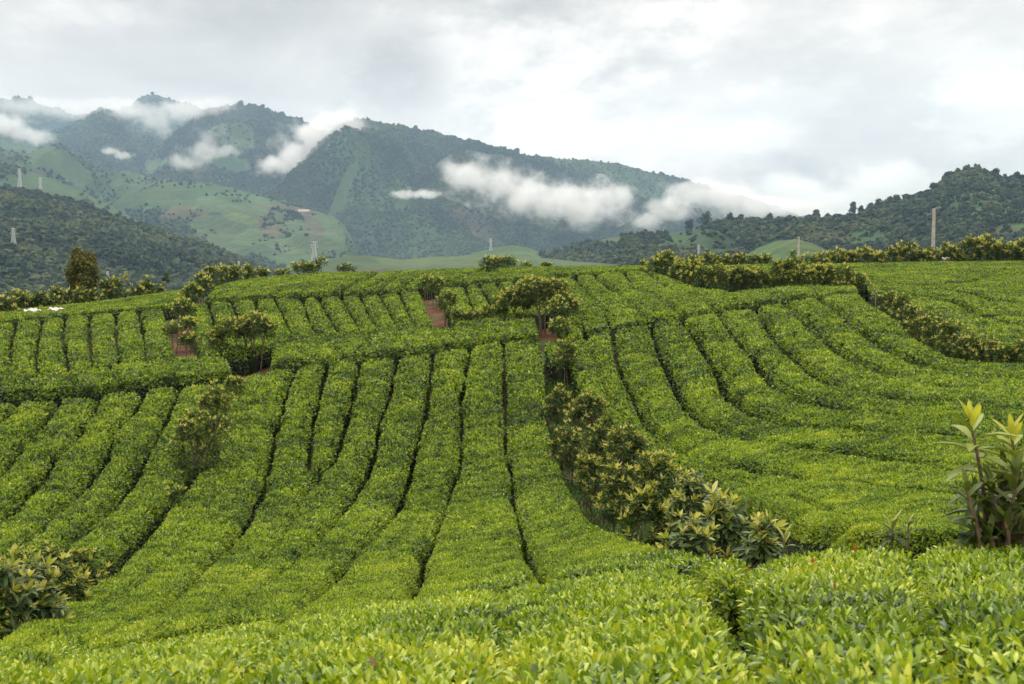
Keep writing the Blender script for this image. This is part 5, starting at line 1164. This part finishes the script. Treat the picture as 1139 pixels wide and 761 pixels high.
# ------------------------------------------------------------------ poles, masts, sacks, houses
def pole(px, ptop, pbase, D, label, wpx):
    b = ray(px, pbase) * D; t = ray(px, ptop) * D; zg = float(ground_z(np.array([b[0]]), np.array([b[1]]))[0])
    root = empty('utility_pole', (b[0], b[1], zg), label, 'pole', None)
    H = t[2] - zg; r = wpx * D / F / 2
    a = Acc(); a.tube([[0, 0, -.4], [0, 0, H * .5], [0, 0, H]], [r * 1.15, r, r * .82], 12, (0.4, 0.36, 0.3)); a.build('pole_shaft', CONC, root, smooth=False)
    a = Acc(); a.tube([[0, 0, H - .05], [0, 0, H + .03], [0, 0, H + .06]], [r * .95, r * .95, r * .5], 12); a.build('pole_cap', CONC, root)
pole(1037.5, 233, 292, 112, 'tall weathered concrete pole on the right skyline among shrubs', 4.0)
pole(888, 264, 296, 122, 'short concrete pole behind the tall shrub group, left of the tall pole', 3.0)
c = hit(973.5, 342)[0]; zt = float(FZ(*c)); D = np.hypot(*c)
a = Acc(); a.tube([[0, 0, -HH], [0.01, 0, 0.1], [0.0, 0, 26 * D / F]], [0.03, 0.028, 0.022], 8)
o = a.build('stake', plain('stake_wood', (0.18, 0.13, 0.08), (0.30, 0.24, 0.16), 12, .9, .4)); o.location = (c[0], c[1], zt); tag(o, 'thin upright wooden stake at the upper end of the right-hand shrub line', 'stake')

def mast(lay, px, pbase, hpx, wpx, label, arms=3, at=None):
    p = on_layer(lay, px, pbase) if at is None else at
    k = np.hypot(p[0], p[1]) / F; H = hpx * k; W = wpx * k; t = 0.32 * k
    root = empty('lattice_mast', tuple(p), label, 'pylon', 'lattice masts on the far hills')
    def half(z): return W / 2 * (1 - 0.82 * (z / H) ** 0.75)
    for sx, sy in ((-1, -1), (1, -1), (1, 1), (-1, 1)):
        a = Acc(); zs = np.linspace(-1.5, H, 6); a.tube([[sx * half(max(z, 0)), sy * half(max(z, 0)), z] for z in zs], t * .9, 5, cap=False); a.build('mast_leg', STEEL, root)
    a = Acc(); zs = H * (1 - (1 - np.linspace(0, 1, 8)) ** 0.9)
    for i in range(7):
        z0, z1 = zs[i], zs[i + 1]; h0, h1 = half(z0), half(z1)
        cs0 = [(-h0, -h0), (h0, -h0), (h0, h0), (-h0, h0)]; cs1 = [(-h1, -h1), (h1, -h1), (h1, h1), (-h1, h1)]
        for j in range(4):
            j2 = (j + 1) % 4
            a.tube([[*cs0[j], z0], [*cs1[j2], z1]], t * .5, 4, cap=False); a.tube([[*cs0[j2], z0], [*cs1[j], z1]], t * .5, 4, cap=False); a.tube([[*cs1[j], z1], [*cs1[j2], z1]], t * .5, 4, cap=False)
    a.build('bracing', STEEL, root)
    for i in range(arms):
        z = H * (0.97 - 0.13 * i); L = W * (0.42 + 0.08 * i)
        a = Acc(); a.tube([[-L, 0, z], [0, 0, z + .02 * H], [L, 0, z]], t * .8, 5); a.tube([[-L, 0, z], [0, 0, z - .03 * H], [L, 0, z]], t * .5, 4); ca = a.build('cross_arm', STEEL, root)
        for sx in (-1, 1):
            b = Acc(); b.tube([[sx * L, 0, z], [sx * L, 0, z - .05 * H]], t * .7, 6); b.build('insulator', STEEL, ca)
mast('green_knolls', 350, 291, 22, 7, 'pale lattice mast on the low green ridge, largest of the masts')
mast('green_cone_hill', 545.5, 279.5, 14, 3.4, 'small grey mast on the green hill beside the wooded knoll')
mast('ridge_pylons', 22.5, 209, 19, 3.6, 'lattice mast at the far left, upper one of two on the green ridge')
mast('ridge_pylons', 45.5, 214, 15, 3.0, 'lattice mast right of the first on the green ridge at left')
mast('ridge_forest', 15, 275, 18, 4.6, 'lattice mast against the dark forest near the left frame edge')
mast('hill_right', 777, 288, 14, 3.2, 'small grey mast between the green cone hill and the right-hand hill')
mast('ridge_forest', 119.5, 312, 10, 3.0, 'small pale mast half hidden behind the left skyline shrubs')
mast('ridge_forest', 265, 299, 8, 2.2, 'tiny mast low on the forested ridge left of the domed hill fields')

# white sacks lying on the clipped tea
SACK = plain('white_sack_weave', (0.45, 0.43, 0.42), (0.66, 0.64, 0.64), 5, .7, .5)
def sack(px, py, wpx, hpx, label, seed):
    c = hit(px, py)[0]; D = np.hypot(*c); W = wpx * D / F; Hh = hpx * D / F
    n = 26; u, v = np.meshgrid(np.linspace(0, 2 * math.pi, n, endpoint=False), np.linspace(0, 1, 15))
    r = np.sin(math.pi * np.clip(v, 0.0, 1)) ** 0.45
    x = (v - .5) * W * (1 + .04 * fbm(u * 1.1 + seed, v * 3, o=2)); y = np.cos(u) * r * W * .26; z = np.sin(u) * r * Hh * .42 * (0.8 + .35 * fbm(v * 4 + seed, u * .8, o=3))
    z = np.maximum(z + Hh * .40 + .30 * Hh * fbm(x * 6 + seed, y * 6, o=3), -.01 * u); x = x + .05 * fbm(y * 9, z * 9 + seed, o=2)
    V = np.stack([x, y, z], -1).reshape(-1, 3); i = np.arange(14)[:, None] * n; j = np.arange(n)[None]
    Q = np.stack([i + j, i + (j + 1) % n, i + n + (j + 1) % n, i + n + j], -1).reshape(-1, 4)
    o = mesh_obj('white_sack', V, [Q], SACK, smooth=True); o.location = (c[0], c[1], float(FZ(*c)) + .02); o.rotation_euler = (0, 0, 0.15 * seed)
    tag(o, label, 'sack', None)
sack(36.5, 348.5, 17, 5.5, 'flat white sack lying on the tea edge, left one of two', 1)
sack(62.5, 347, 17, 5, 'crumpled white sack lying on the tea edge, right one of two', 2)

WALL = plain('pale_wall', (0.55, 0.50, 0.46), (0.70, 0.64, 0.60), .4, .9, .1)
ROOF = plain('pale_roof', (0.45, 0.40, 0.38), (0.58, 0.50, 0.46), .3, .7, .1)
DARKW = plain('dark_opening', (0.03, 0.03, 0.03), (0.06, 0.05, 0.05), .5, .6, 0)
def house(p, L, W, H, rz, label, nwin=3):
    root = empty('farm_building', tuple(p), label, 'building'); root.rotation_euler = (0, 0, rz)
    a = Acc(); a.box((0, 0, H / 2 - .5), (L, W, H + 1)); a.build('wall', WALL, root)
    a = Acc(); e = .5; rh = W * .28
    a.add([(-L/2-e, -W/2-e, H), (L/2+e, -W/2-e, H), (L/2+e, W/2+e, H), (-L/2-e, W/2+e, H), (-L/2-e, 0, H + rh), (L/2+e, 0, H + rh)], [np.array([(0, 1, 5, 4), (2, 3, 4, 5), (3, 2, 1, 0)]), np.array([(0, 4, 3), (1, 2, 5)])])
    a.build('roof', ROOF, root)
    for i in range(nwin):
        a = Acc(); a.box((-L / 2 + L * (i + .7) / (nwin + .4), -W / 2 - .03, H * .55), (L * .08, .1, H * .32)); a.build('window', DARKW, root)
    a = Acc(); a.box((L * .42, -W / 2 - .03, H * .38), (L * .07, .1, H * .7)); a.build('door', DARKW, root)
p = on_layer('hill_field_dome', 338, 236); k = p[1] / F
house(p, 12 * k, 3.2 * k, 1.5 * k, .1, 'long pale farm building on the crest of the domed hill fields', 4)
p = ray(1047, 291) * 128; zg = float(ground_z(np.array([p[0]]), np.array([128.0]))[0])
house((p[0], 128, zg), 1.15, .9, p[2] - zg + .25, .2, 'small pale pinkish hut peeking between skyline shrubs right of the tall pole', 1)

# red leaves on the near tea hedge
RED = leaf_material('red_leaf', .45, .4, .3)
for (px, py, lb) in [(903, 637, 'single bright red leaf sticking up from the near hedge, left of two'), (950, 624, 'single orange-red leaf on the near hedge, right of two')]:
    c = hit(px, py)[0]; z = float(FZ(*c)) + .045
    V, fs, col = leaves(np.array([[0, 0, 0.0]]), np.array([[.15, -.1, 1.0]]), np.array([[0, -1.0, .2]]), np.array([.032]), np.array([.016]), np.array([[.40, .05, .02]]), detail=1)
    a = Acc(); a.add(V, fs, col); o = a.build('red_leaf', RED, smooth=True); o.location = (c[0], c[1], z); tag(o, lb, 'leaf')

# ------------------------------------------------------------------ low clouds hanging on the mountains
def cloud(lobes, D, dens, label, seed, kind=None, soft=0.95, ns=5.2):
    """lobes: (px, py, rx px, ry px); a cloud of real depth at distance D"""
    k = D / F; L = []
    for (x, y, rx, ry) in lobes:
        c = ray(x, y) * D; L.append((c, np.array([rx * k, max(rx, ry) * k * .75, ry * k])))
    org = np.mean([c for c, r in L], axis=0); acc = Acc(); B, Fi = ICO2
    import bmesh
    for c, r in L: acc.add(c - org + B * r * 1.3, [Fi])
    m = bpy.data.materials.new('cloud_vapour'); m.use_nodes = True; n, l = m.node_tree.nodes, m.node_tree.links; n.clear()
    out = nd(n, 'ShaderNodeOutputMaterial'); tc = nd(n, 'ShaderNodeTexCoord')
    mean = float(np.mean([r[2] for c, r in L]))
    no = nd(n, 'ShaderNodeTexNoise'); no.inputs['Scale'].default_value = 1.0 / (mean * 1.1); no.inputs['Detail'].default_value = 7; no.inputs['Roughness'].default_value = .72
    mp0 = nd(n, 'ShaderNodeMapping'); mp0.inputs['Location'].default_value = (seed * 713.0, seed * 91., 0); l.new(tc.outputs['Object'], mp0.inputs[0]); l.new(mp0.outputs[0], no.inputs['Vector'])
    wn_ = nd(n, 'ShaderNodeTexNoise'); wn_.inputs['Scale'].default_value = 1.0 / (mean * 1.8); wn_.inputs['Detail'].default_value = 3; l.new(mp0.outputs[0], wn_.inputs['Vector'])
    wa = nd(n, 'ShaderNodeVectorMath', operation='SUBTRACT'); l.new(wn_.outputs['Color'], wa.inputs[0]); wa.inputs[1].default_value = (.5, .5, .5)
    wv = nd(n, 'ShaderNodeVectorMath', operation='MULTIPLY_ADD'); l.new(wa.outputs[0], wv.inputs[0]); wv.inputs[1].default_value = (mean * 1.9, mean * 1.9, mean * 1.3); l.new(tc.outputs['Object'], wv.inputs[2])
    best = None
    for c, r in L:
        mp = nd(n, 'ShaderNodeMapping'); mp.inputs['Scale'].default_value = tuple(1 / r); mp.inputs['Location'].default_value = tuple(-(c - org) / r)
        l.new(wv.outputs[0], mp.inputs[0]); g = nd(n, 'ShaderNodeTexGradient', gradient_type='SPHERICAL'); l.new(mp.outputs[0], g.inputs[0])
        best = g.outputs['Fac'] if best is None else mth(n, l, 'SMOOTH_MAX', best, g.outputs['Fac'], 0.35)
    q = mth(n, l, 'MULTIPLY_ADD', no.outputs[0], ns * .62, mth(n, l, 'MULTIPLY_ADD', best, 2.0, -ns * .31 - 0.30))
    mr = nd(n, 'ShaderNodeMapRange', interpolation_type='SMOOTHSTEP'); mr.inputs['From Min'].default_value = 0.0; mr.inputs['From Max'].default_value = soft; mr.inputs['To Max'].default_value = dens
    l.new(q, mr.inputs['Value'])
    e = mth(n, l, 'GREATER_THAN', best, 0.02)
    vs = nd(n, 'ShaderNodeVolumeScatter'); vs.inputs['Color'].default_value = (1, 1, 1, 1); vs.inputs['Anisotropy'].default_value = 0.1
    l.new(mth(n, l, 'MULTIPLY', mr.outputs[0], e), vs.inputs['Density']); l.new(vs.outputs[0], out.inputs['Volume'])
    o = acc.build('low_cloud', m)
    # one closed surface round the lobes
    md = o.modifiers.new('shell', 'REMESH'); md.mode = 'VOXEL'; md.voxel_size = float(min(r.min() for c, r in L)) * .30
    dg = bpy.context.evaluated_depsgraph_get(); me = bpy.data.meshes.new_from_object(o.evaluated_get(dg)); o.modifiers.clear(); o.data = me
    if not me.materials: me.materials.append(m)
    o.location = tuple(org)
    tag(o, label, 'cloud', None)
cloud([(522, 198, 34, 24), (552, 206, 38, 27), (588, 218, 42, 28), (622, 224, 44, 28), (655, 226, 46, 27), (680, 222, 28, 18), (654, 238, 30, 18)], 3450, 0.018, 'long bright cloud lying across the face of the long mountain', 1)
cloud([(450, 216, 22, 7), (474, 216, 24, 7)], 3400, 0.0217, 'thin flat wisp of cloud left of the long bright cloud', 2)
cloud([(380, 140, 34, 24), (356, 156, 42, 30), (330, 175, 36, 24), (305, 185, 26, 14)], 3900, 0.019, 'bright slanting cloud in the saddle between the middle peak and the long mountain', 3)
cloud([(232, 154, 18, 20), (228, 166, 26, 20), (252, 168, 26, 11), (212, 179, 26, 13)], 3700, 0.0099, 'ragged cloud low on the middle peak slope', 4)
cloud([(124, 168, 16, 7), (136, 173, 16, 6)], 3600, 0.0186, 'tiny puff of cloud below the pyramid-shaped peak', 5)
cloud([(145, 122, 36, 13), (172, 130, 34, 20), (204, 122, 42, 16), (240, 117, 34, 11), (182, 144, 20, 12)], 5000, 0.0074, 'veil of cloud wrapped round the pointed peak behind', 6)
cloud([(4, 138, 36, 18), (34, 151, 28, 14)], 4300, 0.0124, 'bright cloud bank at the left frame edge on the mountain shoulder', 7)
cloud([(40, 118, 56, 15), (90, 122, 50, 17), (125, 116, 40, 13), (-20, 114, 50, 17)], 5500, 0.0050, 'broad grey-white cloud over the farthest crest at the upper left', 8)
cloud([(722, 244, 28, 17), (738, 230, 28, 19), (754, 238, 26, 14)], 3450, 0.0136, 'cloud puff at the right foot of the long mountain', 9)
cloud([(772, 214, 38, 22), (804, 220, 46, 24), (840, 230, 50, 18), (885, 232, 50, 17)], 3800, 0.014, 'cloud bank pouring over the low right end of the long mountain', 10)
cloud([(930, 226, 60, 22), (990, 203, 60, 32), (880, 212, 60, 26)], 6500, 0.006, 'pale cloud mass rising behind the right-hand hill', 11)
